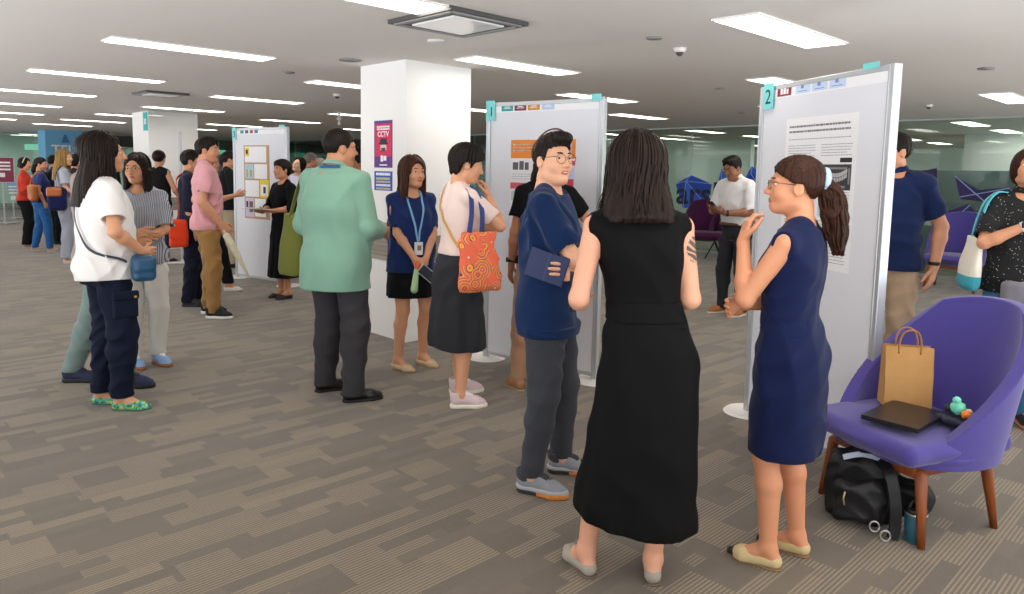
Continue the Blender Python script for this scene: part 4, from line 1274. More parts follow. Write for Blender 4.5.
sticker('plane_sticker', 'purple faceted sticker beside the navy polo', 'sticker', [[(912, 173), (937, 168), (937, 192), (925, 200)]], [vi2], [((912, 173), (936, 190))])
sticker('plane_sticker', 'purple faceted sticker above the far purple chair', 'sticker', [[(942, 213), (969, 204), (977, 214), (958, 227), (940, 231)]], [vi], [((942, 230), (970, 205)), ((944, 214), (976, 214))])
sticker('plane_sticker', 'purple faceted sticker left of the woman in black dots', 'sticker', [[(981, 223), (1001, 204), (990, 225)], [(1000, 203), (1022, 196), (1020, 210), (1003, 212)]], [vi, vi2], [((981, 223), (1001, 204))])


# ---------------------------------------------------------------- sign stands at the far left
def sign_stand(p, label, colr, h=1.5, w=.42, hh=.55, legs=True):
    o = thing('sign_stand', label, 'sign stand', (p[0], p[1], 0)); o.rotation_euler = (0, 0, .7)
    bm = bmesh.new(); box(bm, (0, 0, h/2), (.035, .035, h)); bm_obj('pole', bm, m_alu, o)
    bm = bmesh.new(); box(bm, (0, 0, .03), (.55, .07, .03)); box(bm, (0, 0, .03), (.07, .40, .03))
    for x, y in ((-.25, 0), (.25, 0), (0, .18), (0, -.18)): box(bm, (x, y, .008), (.06, .06, .03))
    bm_obj('base', bm, m_alu, o, bevel=.004)
    bm = bmesh.new(); box(bm, (0, -.03, h-hh/2), (w, .02, hh)); bm_obj('sign_panel', bm, col(colr), o)
    f = bmesh.new()
    for x in (-w/2, w/2): box(f, (x, -.03, h-hh/2), (.015, .03, hh+.015))
    for z in (h, h-hh): box(f, (0, -.03, z), (w, .03, .015))
    bm_obj('sign_frame', f, m_alu, o)
    bm = bmesh.new()
    for k in range(3): rect(bm, -w*.35, w*.35, h-.14-.08*k, h-.10-.08*k, -.041)
    rect(bm, -.05, .05, h-.46, h-.36, -.041); bm_obj('sign_lettering', bm, m_paper, o)


sign_stand(at(5, 224), 'burgundy sign on a silver stand at the far left edge', '#8a2f4f', 1.56, .46, .58)
sign_stand(at(14, 219), 'silver queue stand behind the burgundy sign', '#7fb7d9', .95, .25, .22)


# ---------------------------------------------------------------- chairs
m_purple = cloth('#4e4590', .9, 300, .10, .2, .3)
m_plum = cloth('#4d1f49', .9, 300, .10, .2, .3)
m_wood = None


def wood(c1, c2):
    n = NT('polished_wood'); co = n.coord(); g = n.noise(9, 5, n.mapping(co, (7, 7, .8)))
    n.set(col=n.mix(g, lin(c1), lin(c2)), rough=.38, spec=.5); return n.m


m_wood = wood('#6b3415', '#a3592a')


def chair(label, loc, yaw, fabric, legm, h=.006, group=None, scale=1.0, legs='wood'):
    """wide upholstered shell chair; it faces +y"""
    o = thing('lounge_chair', label, 'chair', loc, yaw, group); s = scale
    g = Grid((-.44, -.56, .24), (.44, .42, 1.12), h)
    X, Y, Z = g.full()
    # back and arms: a shell wrapped round the seat, its rim dropping towards the front
    q = np.clip((Z-.36)/.65, 0, 1.1)
    cy = -.02-.15*q; rx = .318+.040*q-.34*np.clip(q-.72, 0, 1)**1.6; ry = .335+.02*q
    x, y = X, Y-cy
    N = np.sqrt((x/rx)**2+(y/ry)**2)
    d = np.abs(N-1)*np.minimum(rx, ry)-(.034-.008*q)
    ang = np.arctan2(np.abs(x), -(y+.02))      # 0 at the back, pi at the front
    rim = np.where(ang < .75, 1.03-.06*ang**2, 1.03-.06*.75**2-.365*(ang-.75)); rim = np.maximum(rim, .36)
    d = np.maximum(d, (Z-rim)*.8); d = np.maximum(d, .345-Z); d = np.maximum(d, y-.33)
    g.D = np.minimum(g.D, d).astype(np.float32)
    bowl = ell((0, .0, .40), (.355, .365, .10)); bt = bowl[2](X, Y, Z)
    g.D = np.minimum(g.D, np.maximum(bt, Z-.40)).astype(np.float32)
    V, Fc = g.surf(); V *= s; mesh('backrest', V, Fc, fabric, o)
    P = plus([rbox((0, .05, .425), (.315, .325, .05), .045)], 0)
    P += plus([ell((0, .10, .43), (.33, .30, .055))], .03)
    P += minus([half((0, 0, .36), (0, 0, -1))], .01)
    gg = build(P, h); V, Fc = gg.surf(); V *= s; mesh('seat', V, Fc, fabric, o)
    if legs == 'wood':
        for sx in (1, -1):
            for sy in (1, -1):
                a = A3((sx*.20, sy*.17+.02, .335)); m_ = A3((sx*.25, sy*.205+.02, .30)); b = A3((sx*(.292 if sy > 0 else .262), sy*.275+.02 if sy < 0 else sy*.225+.02, 0))
                pth = [a*s, (a*.45+m_*.55)*s, m_*s, (m_*.5+b*.5)*s, b*s]
                v, f = tube_vf(pth, np.array([.028, .028, .027, .021, .0155])*s, 14); mesh('leg', v, f, legm, o)
        bm = bmesh.new()
        for sy in (1, -1): box(bm, (0, sy*.21*s+.02, .318*s), (.46*s, .035*s, .05*s))
        for sx in (1, -1): box(bm, (sx*.21*s, .02, .316*s), (.035*s, .42*s, .046*s))
        bm_obj('under_frame', bm, legm, o, bevel=.006)
    else:
        for sx in (1, -1):
            for sy in (1, -1):
                v, f = tube_vf([(sx*.16*s, sy*.16*s, .34*s), (sx*.29*s, sy*.28*s, 0)], np.array([.014, .010])*s, 8); mesh('leg', v, f, legm, o)
    return o


m_black = plain('#191716', .5, 'black_metal')
CH = (1.77, 3.09, 0); CHY = math.radians(249)
chair('large purple lounge chair with wooden legs holding a paper bag', CH, CHY, m_purple, m_wood, scale=.91)
p = at(952, 289); chair('purple lounge chair with wooden legs behind the man in the navy polo', (p[0], p[1], 0), math.radians(222), m_purple, m_wood, .010)
p = at(704, 258); chair('plum lounge chair behind the woman in black, against the glass', (p[0], p[1], 0), math.radians(195), m_plum, m_black, .012, 'plum chairs by the glass', legs='rod')
p = at(727, 259); chair('plum lounge chair directly behind the man in white', (p[0], p[1], 0), math.radians(220), m_plum, m_black, .012, 'plum chairs by the glass', legs='rod')


# ---------------------------------------------------------------- the people
D = math.radians
near, mid, far = .0052, .0068, .0095
H_BLACK = hair_mat('#15110f', '#3a2c24'); H_DARK = hair_mat('#17110e', '#42291c'); H_BROWN = hair_mat('#2a1812', '#6b4027'); H_BLOND = hair_mat('#8a6a3c', '#c9a566')


def gxy(x, y): p = at(x, y); return (p[0], p[1])


def only(*names): return ONLY is None or any(n in ONLY for n in names)


ONLY = None
#ONLY_HERE

# --- woman in the black dress, seen from behind
if only('blackdress'):
    P = Person('woman seen from behind in a long black sleeveless dress with straight dark hair', (.435, 2.53), D(-4), 1.59, 'f', 1.0, '#c99274', vox=near,
               ra=dict(w=(.16, .21, 1.03), p=(.32, -1, -.2), hd=(-.5, 1, .1), hn=(0, 0, 1)), la=dict(w=(-.17, .20, 1.04), p=(-.30, -1, -.2), hd=(.2, 1, .3), hn=(.6, 0, .6)),
               rf=(.105, -.03, .25), lf=(-.150, .03, -.35), head=(D(4), 0, 0), shoulder=1.08, sway=.062, lean=(-.12, 0))
    tat = NT('inked_skin'); st = tat.n('TexWave', wave_type='BANDS'); st.inputs['Scale'].default_value = 26; st.inputs['Distortion'].default_value = 4
    tat.t.links.new(tat.mapping(tat.coord(), (.4, .4, 1.2), (0, .5, 0)), st.inputs['Vector']); tat.set(col=tat.ramp(st.outputs[1], [(.45, lin('#4a4540')), (.75, lin('#c99274'))]), rough=.5)
    P.body(tattoo=(P.sh[1]*.72+P.el[1]*.28+A3((.03, -.03, 0)), A3((.035, .045, .05)), tat.m))
    mb = cloth('#0c0c0d', .75, 500, .2, .15, .0)
    P.top(mb, t=.010, hem=1.0, sleeve=0, neck=.062, neckc=(0, .02, 1.478), wr=.004, name='dress_bodice', cuts=P.armholes(.052, .016))
    P.skirt(mb, [(.23, .250, .225, -.035, .005), (.28, .245, .22, -.035, .0), (.50, .218, .198, -.022, -.01), (.70, .200, .172, -.008, -.015), (.86, .188, .148, 0, -.02), (.95, .178, .135, 0, -.014), (1.03, .152, .116, 0, .0), (1.08, .143, .108, 0, .008)],
            'dress_skirt', .006, pleat=(9, lambda Z: np.clip(.8-Z, 0, 1)*.010), tilt=(-.16, -.02), freq=14.)
    P.skirt(mb, [(1.005, .159, .123, 0, .0), (1.05, .150, .115, 0, .005), (1.105, .143, .108, 0, .008)], 'waistband', .002, freq=30)
    P.hair(H_DARK, 'long', thick=.020, extra=[loft([(1.395, .122, .040, P.hc[0], -.080), (1.42, .128, .070, P.hc[0], -.06), (1.50, .115, .09, P.hc[0], -.03), (1.60, .095, .10, P.hc[0], .0)], 2.2)], cuts=[ell(P.h((0, .10, -.14)), (.075, .10, .16), P.R)])
    v, f = P.locks(H_DARK, 900, .195, (-2.3, 2.3), width=.0052, seed=4, flare=.22, spread=.012, endj=.06, r=(.106, .120, .106)); mesh('hair_locks', v, f, H_DARK, P.root)
    P.shoes('flat', plain('#a39c90', .85, 'grey_suede', var=.08), plain('#6b5a4c', .7, 'shoe_sole'))
    o, q = P.held('phone', 'black phone held by the woman in the long black dress', 'phone', P.wr[-1]+A3((.01, .06, .03)))
    bm = bmesh.new(); box(bm, (-.03, .02, .01), (.012, .08, .15)); bm_obj('case', bm, plain('#0d0d0e', .3, 'black_case'), o, bevel=.004)
    bm = bmesh.new(); box(bm, (-.0235, .02, .01), (.001, .072, .14)); bm_obj('screen', bm, plain('#101216', .08, 'screen_glass'), o)

# --- woman in the navy dress with a ponytail
if only('navydress'):
    P = Person('woman in a fitted navy dress with a long brown ponytail, hand at her mouth', gxy(777, 561), D(-52), 1.53, 'f', 1.03, '#c4855f', vox=near,
               la=dict(w=(-.11, .180, 1.365), p=(-.25, .0, -1), hd=(.22, -.10, 1), hn=(.6, -.8, 0), curl=(.5, .7, .5)), ra=dict(w=(-.06, .20, 1.09), p=(.8, -.6, -.4), hd=(-1, .2, 0), hn=(0, -1, 0)),
               rf=(.12, -.04, .0), lf=(-.07, .02, -.05), head=(D(-24), D(2), 0))
    P.body(); P.brows(H_DARK); P.glasses(plain('#2a2a2e', .3, 'dark_wire', metal=.6))
    mn = cloth('#101b42', .75, 480, .12, .15, .2)
    P.top(mn, t=.011, hem=1.0, sleeve=0, neck=.064, neckc=(0, .022, 1.470), wr=.004, name='dress_bodice', cuts=P.armholes(.055, .026))
    P.skirt(mn, [(.47, .172, .142, 0, .005), (.60, .178, .148, 0, -.004), (.75, .186, .146, 0, -.008), (.90, .187, .140, 0, -.012), (1.0, .163, .124, 0, -.004), (1.06, .145, .11, 0, .005), (1.10, .14, .106, 0, .008)], 'dress_skirt', .007, freq=20.)
    P.hair(H_BROWN, 'short', thick=.015, line=[(-.13, -.06), (-.07, -.052), (-.042, -.022), (-.025, .012), (.012, .014), (.024, .018), (.045, .034), (.08, .058), (.12, .078)], freq=44, groove=.002)
    gr = build(plus([cone(P.h((0, -.105, .03)), P.h((0, -.140, -.02)), .036, .042), cone(P.h((0, -.140, -.02)), P.h((0, -.158, -.10)), .042, .048), cone(P.h((0, -.158, -.10)), P.h((0, -.172, -.18)), .048, .034), cone(P.h((0, -.172, -.18)), P.h((.0, -.19, -.245)), .030, .006)], .02), .0045, wr=.007, seed=3, freq=60)
    P.mk('ponytail', gr, H_BROWN)
    rng = random.Random(5); prt = []
    for i in range(90):
        a = rng.random()*6.28; k = .6+.42*rng.random(); ph = rng.random()*6
        pt = [P.h((k*.030*cos(a), -.108, .03+k*.034*sin(a)))]
        for z, y, r_ in ((-.01, -.138, .043), (-.06, -.150, .048), (-.11, -.161, .050), (-.16, -.170, .044), (-.20, -.178, .034), (-.245-.02*rng.random(), -.190, .016)):
            pt.append(P.h((r_*k*cos(a)+.007*math.sin(ph+z*60), y+r_*k*sin(a)+.006*math.cos(ph+z*50), z)))
        prt.append(tube_vf([p*P.sc for p in curve_pts(pt, 18)], .0055*(.6+.6*rng.random())*P.sc, 5))
    v, f = merge(prt); mesh('hair_strands', v, f, H_BROWN, P.root)
    gr = build([('+', ell(P.h((0, -.114, .030)), (.046, .020, .046), P.R), 0), ('+', cone(P.h((0, -.108, .065)), P.h((0, -.122, -.010)), .019, .017), .02)], .0045); P.mk('hair_clip', gr, plain('#a9c3e0', .5, 'pale_blue_plastic'))
    P.shoes('flat', plain('#cdb888', .8, 'cream_suede', var=.06), plain('#8a6a48', .7, 'brown_sole'), toe=plain('#1d1a1a', .5, 'black_toe'))

# --- man in the navy tee with crossed arms
if only('navytee'):
    P = Person('smiling man in glasses and navy tee, arms crossed over a tablet', (.185, 3.33), D(104), 1.625, 'm', 1.02, '#cf9a78', vox=near,
               ra=dict(w=(-.03, .27, 1.17), p=(.55, .25, -1), hd=(-1, .1, .25), hn=(0, -1, .2)), la=dict(w=(.145, .165, 1.085), p=(-.8, .2, -1), hd=(.72, -.68, .05), hn=(-.68, -.72, 0), curl=(.12, .2, .2)),
               rf=(.14, -.05, .12), lf=(-.13, .05, -.05), head=(D(40), D(2), 0), lean=(0, -.03))
    P.body(lips='#b0645a'); P.brows(H_BLACK, .0042); P.glasses(plain('#3a3a3a', .3, 'dark_wire', metal=.7), (.026, .022))
    sm = [tube_vf([P.h(p)*P.sc for p in ((-.016, .0905, -.0585), (0, .0965, -.0590), (.016, .0905, -.0585))], np.array([.0008, .0018, .0008])*P.sc, 6)]; v, f = merge(sm); mesh('teeth', v, f, plain('#e8e2dc', .3, 'teeth', var=0), P.root)
    mt = cloth('#11284f', .85, 320, .12, .25, .25)
    P.top(mt, t=.016, hem=.775, sleeve=.82, slr=.078, hang=(.212, .150, -.005), neck=.070, neckc=(0, .02, 1.478), wr=.010, name='tee_shirt')
    P.skirt(mt, [(.742, .204, .146, 0, -.008), (.78, .208, .151, 0, -.006), (.815, .212, .154, 0, -.004)], 'hem_band', .003)
    mg = cloth('#3f4147', .85, 380, .12, .2, .2)
    P.pants(mg, waist=.95, t=.014, thigh=.104, kneer=.080, hemr=.052, hem=.085, wr=.007)
    for sd in (1, -1):
        gr = build(plus([cone(P.an[sd]+A3((0, 0, .0)), P.an[sd]+A3((0, 0, .055)), .046, .050, (0, 1))], 0), .005); P.mk('cuff', gr, mg)
    P.hair(H_BLACK, 'short', thick=.012, extra=[ell(P.h((0, .035, .105)), A3((.062, .062, .030)), P.R), ell(P.h((0, .070, .100)), A3((.050, .030, .026)), P.R)], face=((0, .124, -.022), (.070, .080, .108)), line=[(-.13, -.072), (-.06, -.062), (-.040, -.030), (-.028, .016), (.008, .016), (.017, -.008), (.028, .012), (.036, .050), (.075, .066), (.12, .09)])
    sg = [tube_vf([P.h(p)*P.sc for p in curve_pts([(-.091, -.03, .045), (-.088, -.005, .095), (-.052, .015, .134), (0, .022, .147), (.052, .015, .134), (.088, -.005, .095), (.091, -.03, .045)], 30)], .0042*P.sc, 6)]
    v, f = merge(sg); mesh('hairband', v, f, plain('#5d3a30', .3, 'tortoiseshell'), P.root)
    P.shoes('sneaker', plain('#8d9096', .8, 'grey_mesh', var=.15, scale=200), (plain('#d98436', .6, 'orange_sole', var=.2, scale=40), plain('#2b2b2e', .6, 'black_sole')), plain('#2d2e33', .7, 'dark_lace'))
    for sd in (1, -1):
        o = [c for c in P.root.children if c.name.startswith('shoe')][0 if sd == 1 else 1]
        fz = lambda x, y, z: P.F(sd, (x*sd, y, z))
        ms_ = plus([cone(fz(0, -.030, .030), fz(.003, .04, .030), .043, .040), cone(fz(.003, .04, .030), fz(.006, .112, .026), .040, .0465), cone(fz(.006, .112, .026), fz(.003, .158, .026), .0465, .0335)], .01)+minus([half((0, 0, .022), (0, 0, -1)), half((0, 0, .042), (0, 0, 1))], .003)
        P.mk('midsole', build(ms_, .005), plain('#a9abb0', .6, 'pale_grey_foam'), False, parent=o)
        col_ = plus([cone(fz(0, -.02, .062), fz(0, -.03, .100), .043, .044)], 0)+minus([cone(fz(0, -.02, .082), fz(0, -.025, .16), .032, .038), half((0, 0, .112), (0, 0, 1)), half((0, 0, .06), (0, 0, -1))], .003)
        P.mk('shoe_collar', build(col_, .005), plain('#3a3b42', .8, 'dark_mesh'), False, parent=o)
    c = A3((.229, .022, 1.110)); o, q = P.held('tablet', 'navy tablet in a case tucked under the arm of the man in the navy tee', 'tablet', c)
    Rm = Matrix.Rotation(D(-12), 3, 'X') @ Matrix.Rotation(D(6), 3, 'Z')
    bm = bmesh.new(); box(bm, (0, 0, 0), (.014, .130, .175), Matrix.Rotation(D(74), 3, 'X')); bm_obj('case', bm, plain('#1d2b57', .6, 'navy_case'), o, bevel=.004)
    bm = bmesh.new(); box(bm, (0, -.0, 0), (.016, .126, .006), Matrix.Rotation(D(74), 3, 'X')); bm_obj('band', bm, plain('#2f3d6b', .6, 'case_band'), o)

# --- person behind him, facing the board
if only('behindtee'):
    P = Person('person in black tee and tan trousers behind the man in the navy tee', gxy(541, 391), D(20), 1.64, 'f', 1.08, '#b57a58', vox=mid,
               la=dict(w=(-.25, .03, .86), p=(-.5, -1, 0)), ra=dict(w=(.20, .26, 1.08), p=(1, -.5, -.4)), rf=(.13, 0, .2), lf=(-.16, -.02, -.9), head=(D(10), 0, 0))
    P.body(); mk_ = cloth('#121213', .85, 300, .15, .2, .15)
    P.top(mk_, t=.014, hem=.90, sleeve=.62, slr=.068, hang=(.18, .135), wr=.006, name='tee_shirt')
    P.pants(cloth('#b58a6b', .8, 350, .08, .2, .2), waist=.98, t=.012, thigh=.10, kneer=.076, hemr=.062, hem=.08, wr=.006)
    P.hair(H_BLACK, 'short', thick=.016, nape=-.09)
    gr = build(plus([cone(P.h((-.03, -.09, -.03)), P.h((-.055, -.11, -.12)), .035, .02)], .01), mid, wr=.004, freq=50); P.mk('ponytail', gr, H_BLACK)
    P.shoes('flat', plain('#a27348', .7, 'tan_leather'), plain('#c9b088', .7, 'pale_sole'))
    w0 = P.wr[-1]; gr = build(plus([cone(w0+A3((0, 0, .02)), w0+A3((0, 0, .045)), .033, .033, (0, 1)), ell(w0+A3((-.034, 0, .033)), (.008, .018, .020))], .0), .005); P.mk('wristwatch', gr, m_black)
    c = P.el[1]+A3((.04, .11, -.10)); o, q = P.held('shoulder_bag', 'black bag hanging from the bent arm of the person behind the navy tee', 'bag', c)
    gr = build(plus([rbox(q(c+A3((0, 0, -.03))), (.045, .075, .11), .04)], 0), .006, wr=.006, freq=30); V, Fc = gr.surf(); mesh('bag_body', V, Fc, mk_, o)
    v, f = tube_vf([q(p_) for p_ in curve_pts([c+A3((0, -.06, .03)), c+A3((-.02, -.03, .14)), c+A3((-.03, .02, .15)), c+A3((0, .06, .03))], 16)], .008, 6); mesh('handle', v, f, mk_, o)

# --- woman with the orange tote
if only('tote'):
    P = Person('woman with short black hair, pale pink tee and black culottes by board one', (-.33, 4.52), D(58), 1.615, 'f', 1.06, '#c8906c', vox=mid,
               ra=dict(w=(.03, .20, 1.37), p=(.6, .5, -1), hd=(-.2, -.2, 1), hn=(-.6, -.8, 0), curl=(.5, .6, .4)), la=dict(w=(-.06, .24, 1.16), p=(-.8, -.6, -.5)), rf=(.13, -.05, .4), lf=(-.16, .09, .4), head=(D(22), D(-14), 0))
    P.body(); P.brows(H_BLACK)
    P.top(cloth('#e6cfc6', .85, 380, .05, .15, .2), t=.012, hem=1.0, sleeve=.72, slr=.066, hang=(.158, .122), wr=.006, name='tee_shirt')
    mc = cloth('#2f3035', .8, 420, .15, .2, .2)
    P.skirt(mc, [(.36, .228, .190, 0, -.0), (.40, .226, .190, 0, 0), (.6, .212, .172, 0, -.008), (.8, .192, .155, 0, -.014), (.9, .186, .146, 0, -.018), (1.0, .160, .122, 0, -.003), (1.05, .142, .107, 0, .006)], 'culottes', .007, pleat=(6, lambda Z: np.clip(.95-Z, 0, 1)*.016), freq=16.)
    P.hair(H_BLACK, 'short', thick=.026, groove=.007, freq=15, extra=[ell(P.h((0, -.05, -.045)), (.066, .055, .05), P.R)], nape=-.088, face=((0, .122, -.042), (.066, .070, .100)))
    P.shoes('sneaker', plain('#dcc6c8', .8, 'pale_pink_mesh', var=.06), plain('#e9e4d4', .6, 'cream_sole', var=.03), plain('#e9e2e2', .7, 'pale_lace'))
    tp = NT('printed_canvas'); co = tp.coord(); vr = tp.n('TexVoronoi', feature='F1'); vr.inputs['Scale'].default_value = 12.0; tp.t.links.new(co, vr.inputs['Vector'])
    rg = tp.math('FRACT', tp.math('MULTIPLY', vr.outputs['Distance'], 5.2)); sp = tp.n('SeparateXYZ', i0=vr.outputs['Color'])
    base = tp.ramp(rg, [(0, lin('#ee6a4a')), (.34, lin('#f2b13c')), (.62, lin('#3a2a63')), (.80, lin('#ee7a5a'))], True)
    cc = tp.mix(tp.math('GREATER_THAN', sp.outputs[0], .42), lin('#ec6b4c'), base); cc = tp.mix(tp.math('LESS_THAN', vr.outputs['Distance'], .12), cc, tp.mix(tp.math('GREATER_THAN', sp.outputs[1], .6), lin('#e9d6c4'), lin('#ee6a4a')))
    tp.set(col=cc, rough=.85)
    S = P.sh[1]; c = A3((.275, -.01, .98)); o, q = P.held('tote_bag', 'orange tote bag with purple and yellow arcs on the woman in pink', 'bag', c)
    gr = build([('+', loft([(.79, .028, .150, .285, 0), (.83, .050, .158, .285, 0), (.95, .048, .156, .275, 0), (1.08, .034, .150, .262, 0), (1.165, .022, .146, .252, 0)], 2.6), 0)], .006, wr=.005, seed=3, freq=24); V, Fc = gr.surf(); V = np.array([q(p_) for p_ in V]); mesh('bag_body', V, Fc, tp.m, o)
    mst = plain('#2c3c78', .8, 'blue_webbing')
    for dy, ox in ((-.05, .0), (.045, .012)):
        pts = [A3((.262-ox, dy-.02, 1.15)), A3((.235, dy*.8, 1.28)), A3((.195, dy*.55, 1.40)), S+A3((-.03, dy*.35, .062)), S+A3((-.055, dy*.2, .060))]
        strap('handle', [q(p_) for p_ in pts], .030, .005, mst, o, face=(.8, 0, .4))
    strap('strap', [P.T((-.085, .08, 1.40)), P.T((-.095, -.01, 1.46)), P.T((-.085, -.10, 1.40)), P.T((-.02, -.16, 1.27)), P.T((.07, -.16, 1.15)), P.T((.16, -.10, 1.06))], .018, .004, plain('#d1a15f', .7, 'tan_webbing'), P.root, P.bv, .006, sc=P.sc)

# --- woman with the lanyard
if only('lanyard'):
    P = Person('woman in navy blouse and black skirt with a staff lanyard, hands clasped', (-.74, 5.30), D(152), 1.54, 'f', 1.02, '#c68d68', vox=mid, headscale=1.05,
               ra=dict(w=(.05, .205, .93), p=(1, -.6, 0), hd=(-.5, .25, -.8), hn=(-.5, -1, 0)), la=dict(w=(-.055, .200, .93), p=(-1, -.6, 0), hd=(.5, .3, -.8), hn=(.4, -1, 0)),
               rf=(.12, .03, -.55), lf=(-.11, -.02, -.5), head=(D(-14), D(2), 0))
    P.body(lips='#b05a55'); P.brows(H_DARK)
    mn = cloth('#122a60', .75, 400, .1, .15, .2)
    P.top(mn, t=.014, hem=.80, sleeve=.86, slr=.060, hang=(.200, .152), neck=.080, neckc=(0, .040, 1.468), wr=.008, name='blouse', cuts=[ell(P.sh[sd]*.62+P.el[sd]*.38+A3((sd*.055, .01, 0)), (.03, .022, .085)) for sd in (1, -1)])
    P.skirt(cloth('#141416', .8, 400, .15, .2, .1), [(.575, .205, .160, 0, 0), (.62, .203, .158, 0, 0), (.75, .196, .152, 0, -.008), (.9, .180, .135, 0, -.014), (.98, .16, .12, 0, 0)], 'skirt', .006, pleat=(7, lambda Z: np.clip(.85-Z, 0, 1)*.02))
    hb_ = hair_mat('#35201a', '#86553a')
    P.hair(hb_, 'long', thick=.018, extra=[cone(P.h((sd*.075, .0, -.02)), P.h((sd*.085, -.005, -.20)), .036, .030) for sd in (1, -1)]+[loft([(1.34, .095, .035, 0, -.075), (1.45, .098, .055, 0, -.05), (1.56, .085, .08, 0, -.02)], 2.2)])
    v, f = P.locks(hb_, 170, .22, (-2.1, 2.1), width=.008, seed=9, flare=.12, spread=.012, r=(.097, .112, .104)); mesh('hair_locks', v, f, hb_, P.root)
    P.shoes('flat', plain('#d3b993', .7, 'beige_leather'), plain('#a98a62', .7, 'tan_sole'))
    mly = plain('#7fb2dd', .6, 'pale_blue_ribbon')
    strap('lanyard', [P.T((-.060, .0, 1.45)), P.T((-.064, .06, 1.425)), P.T((-.055, .13, 1.32)), P.T((-.02, .17, 1.15)), P.T((0, .17, 1.05)), P.T((.02, .17, 1.15)), P.T((.055, .13, 1.32)), P.T((.064, .06, 1.425)), P.T((.060, .0, 1.45))], .014, .003, mly, P.root, P.bv[:2], .006, 60, sc=P.sc)
    bm = bmesh.new(); box(bm, A3((0, .170, 1.00))*P.sc, (.062, .006, .092)); ly = bm_obj('badge', bm, plain('#dfe3e6', .3, 'badge_card'), P.root)
    bm = bmesh.new(); box(bm, A3((-.004, .1745, 1.005))*P.sc, (.030, .002, .036)); bm_obj('badge_photo', bm, plain('#8a7468', .4, 'badge_photo'), ly)
    c = P.wr[1]+A3((-.03, .06, -.09)); o, q = P.held('hand_fan', 'pale green handled fan with an orange top held by the woman with lanyard', 'fan', c)
    gr = build(plus([cone(q(c+A3((.03, .0, .03))), q(c+A3((.05, .0, -.15))), .016, .026)], 0), .005); V, Fc = gr.surf(); mesh('handle', V, Fc, plain('#b5dca5', .45, 'pale_green_plastic'), o)
    gr = build(plus([cone(q(c+A3((.024, 0, .05))), q(c+A3((.03, 0, .02))), .020, .019)], 0), .005); V, Fc = gr.surf(); mesh('top', V, Fc, plain('#e0672a', .5, 'orange_plastic'), o)
    c = P.wr[-1]+A3((.02, .055, -.12)); o, q = P.held('phone', 'pale phone held by the woman with the lanyard', 'phone', c)
    bm = bmesh.new(); box(bm, (0, .02, 0), (.075, .010, .15), Matrix.Rotation(D(50), 3, 'Y')); bm_obj('case', bm, plain('#c9c9cd', .35, 'silver_case'), o, bevel=.003)
    bm = bmesh.new(); box(bm, (0, .0256, 0), (.066, .001, .138), Matrix.Rotation(D(50), 3, 'Y')); bm_obj('screen', bm, plain('#3a3f48', .1, 'screen_glass'), o)

# --- large man in green
if only('green'):
    P = Person('large man in a loose green shirt and charcoal trousers, seen from behind', (-1.11, 4.57), D(24), 1.70, 'm', 1.16, '#b07a58', vox=mid,
               ra=dict(w=(.17, .27, 1.06), p=(.35, -1, -.3)), la=dict(w=(-.19, .22, 1.04), p=(-.25, -1, -.2)), rf=(.15, -.04, .75), lf=(-.14, .05, .7), head=(D(34), D(-2), 0), belly=.03, shoulder=1.0)
    P.body(); P.glasses(plain('#2a2a2a', .3, 'dark_wire', metal=.5)); P.brows(H_BLACK)
    mg = cloth('#7da792', .7, 420, .06, .15, .15)
    P.top(mg, t=.018, hem=.715, sleeve=1.62, slr=.070, sle=.064, extra=[cone((0, -.022, 1.37), (0, -.020, 1.448), .088, .070)], hang=(.230, .188, -.005), neck=.060, neckc=(0, .034, 1.492), wr=.009, name='shirt', freq=13.); P.collar(mg, .072, 1.476, .028)
    P.pants(cloth('#3d3b3f', .8, 420, .1, .2, .15), waist=.84, t=.012, thigh=.098, kneer=.088, hemr=.072, hem=.045, wr=.008)
    P.hair(H_BLACK, 'short', thick=.009, groove=.0018, freq=40)
    P.shoes('leather', plain('#1a1716', .35, 'black_leather'), plain('#100f0f', .6, 'black_sole'))
    strap('lanyard', [P.T((-.085, .02, 1.455)), P.T((-.08, -.05, 1.47)), P.T((0, -.085, 1.478)), P.T((.08, -.05, 1.47)), P.T((.085, .02, 1.455)), P.T((.075, .10, 1.42))], .018, .004, plain('#1f4f86', .6, 'blue_ribbon'), P.root, P.bv, .006, sc=P.sc)
    mo = cloth('#6b7030', .85, 300, .12, .25, .15)
    c = A3((-.36, .02, .93)); o, q = P.held('tote_bag', 'olive green tote bag hanging beside the man in the green shirt', 'bag', c)
    gr = build([('+', loft([(.76, .115, .10, -.355, .04), (.80, .128, .105, -.355, .04), (.97, .115, .10, -.345, .04), (1.17, .080, .085, -.325, .03)], 2.4), 0)], .007, wr=.006, seed=5, freq=12); V, Fc = gr.surf(); mesh('bag_body', np.array([q(p_) for p_ in V]), Fc, mo, o)
    for dy in (-.05, .07):
        strap('handle', [q(p_) for p_ in (A3((-.325, dy, 1.15)), A3((-.30, dy*.7, 1.26)), A3((-.265, dy*.5, 1.37)), A3((-.205, dy*.3-.01, 1.455)))], .030, .006, mo, o, face=(-1, 0, .2))

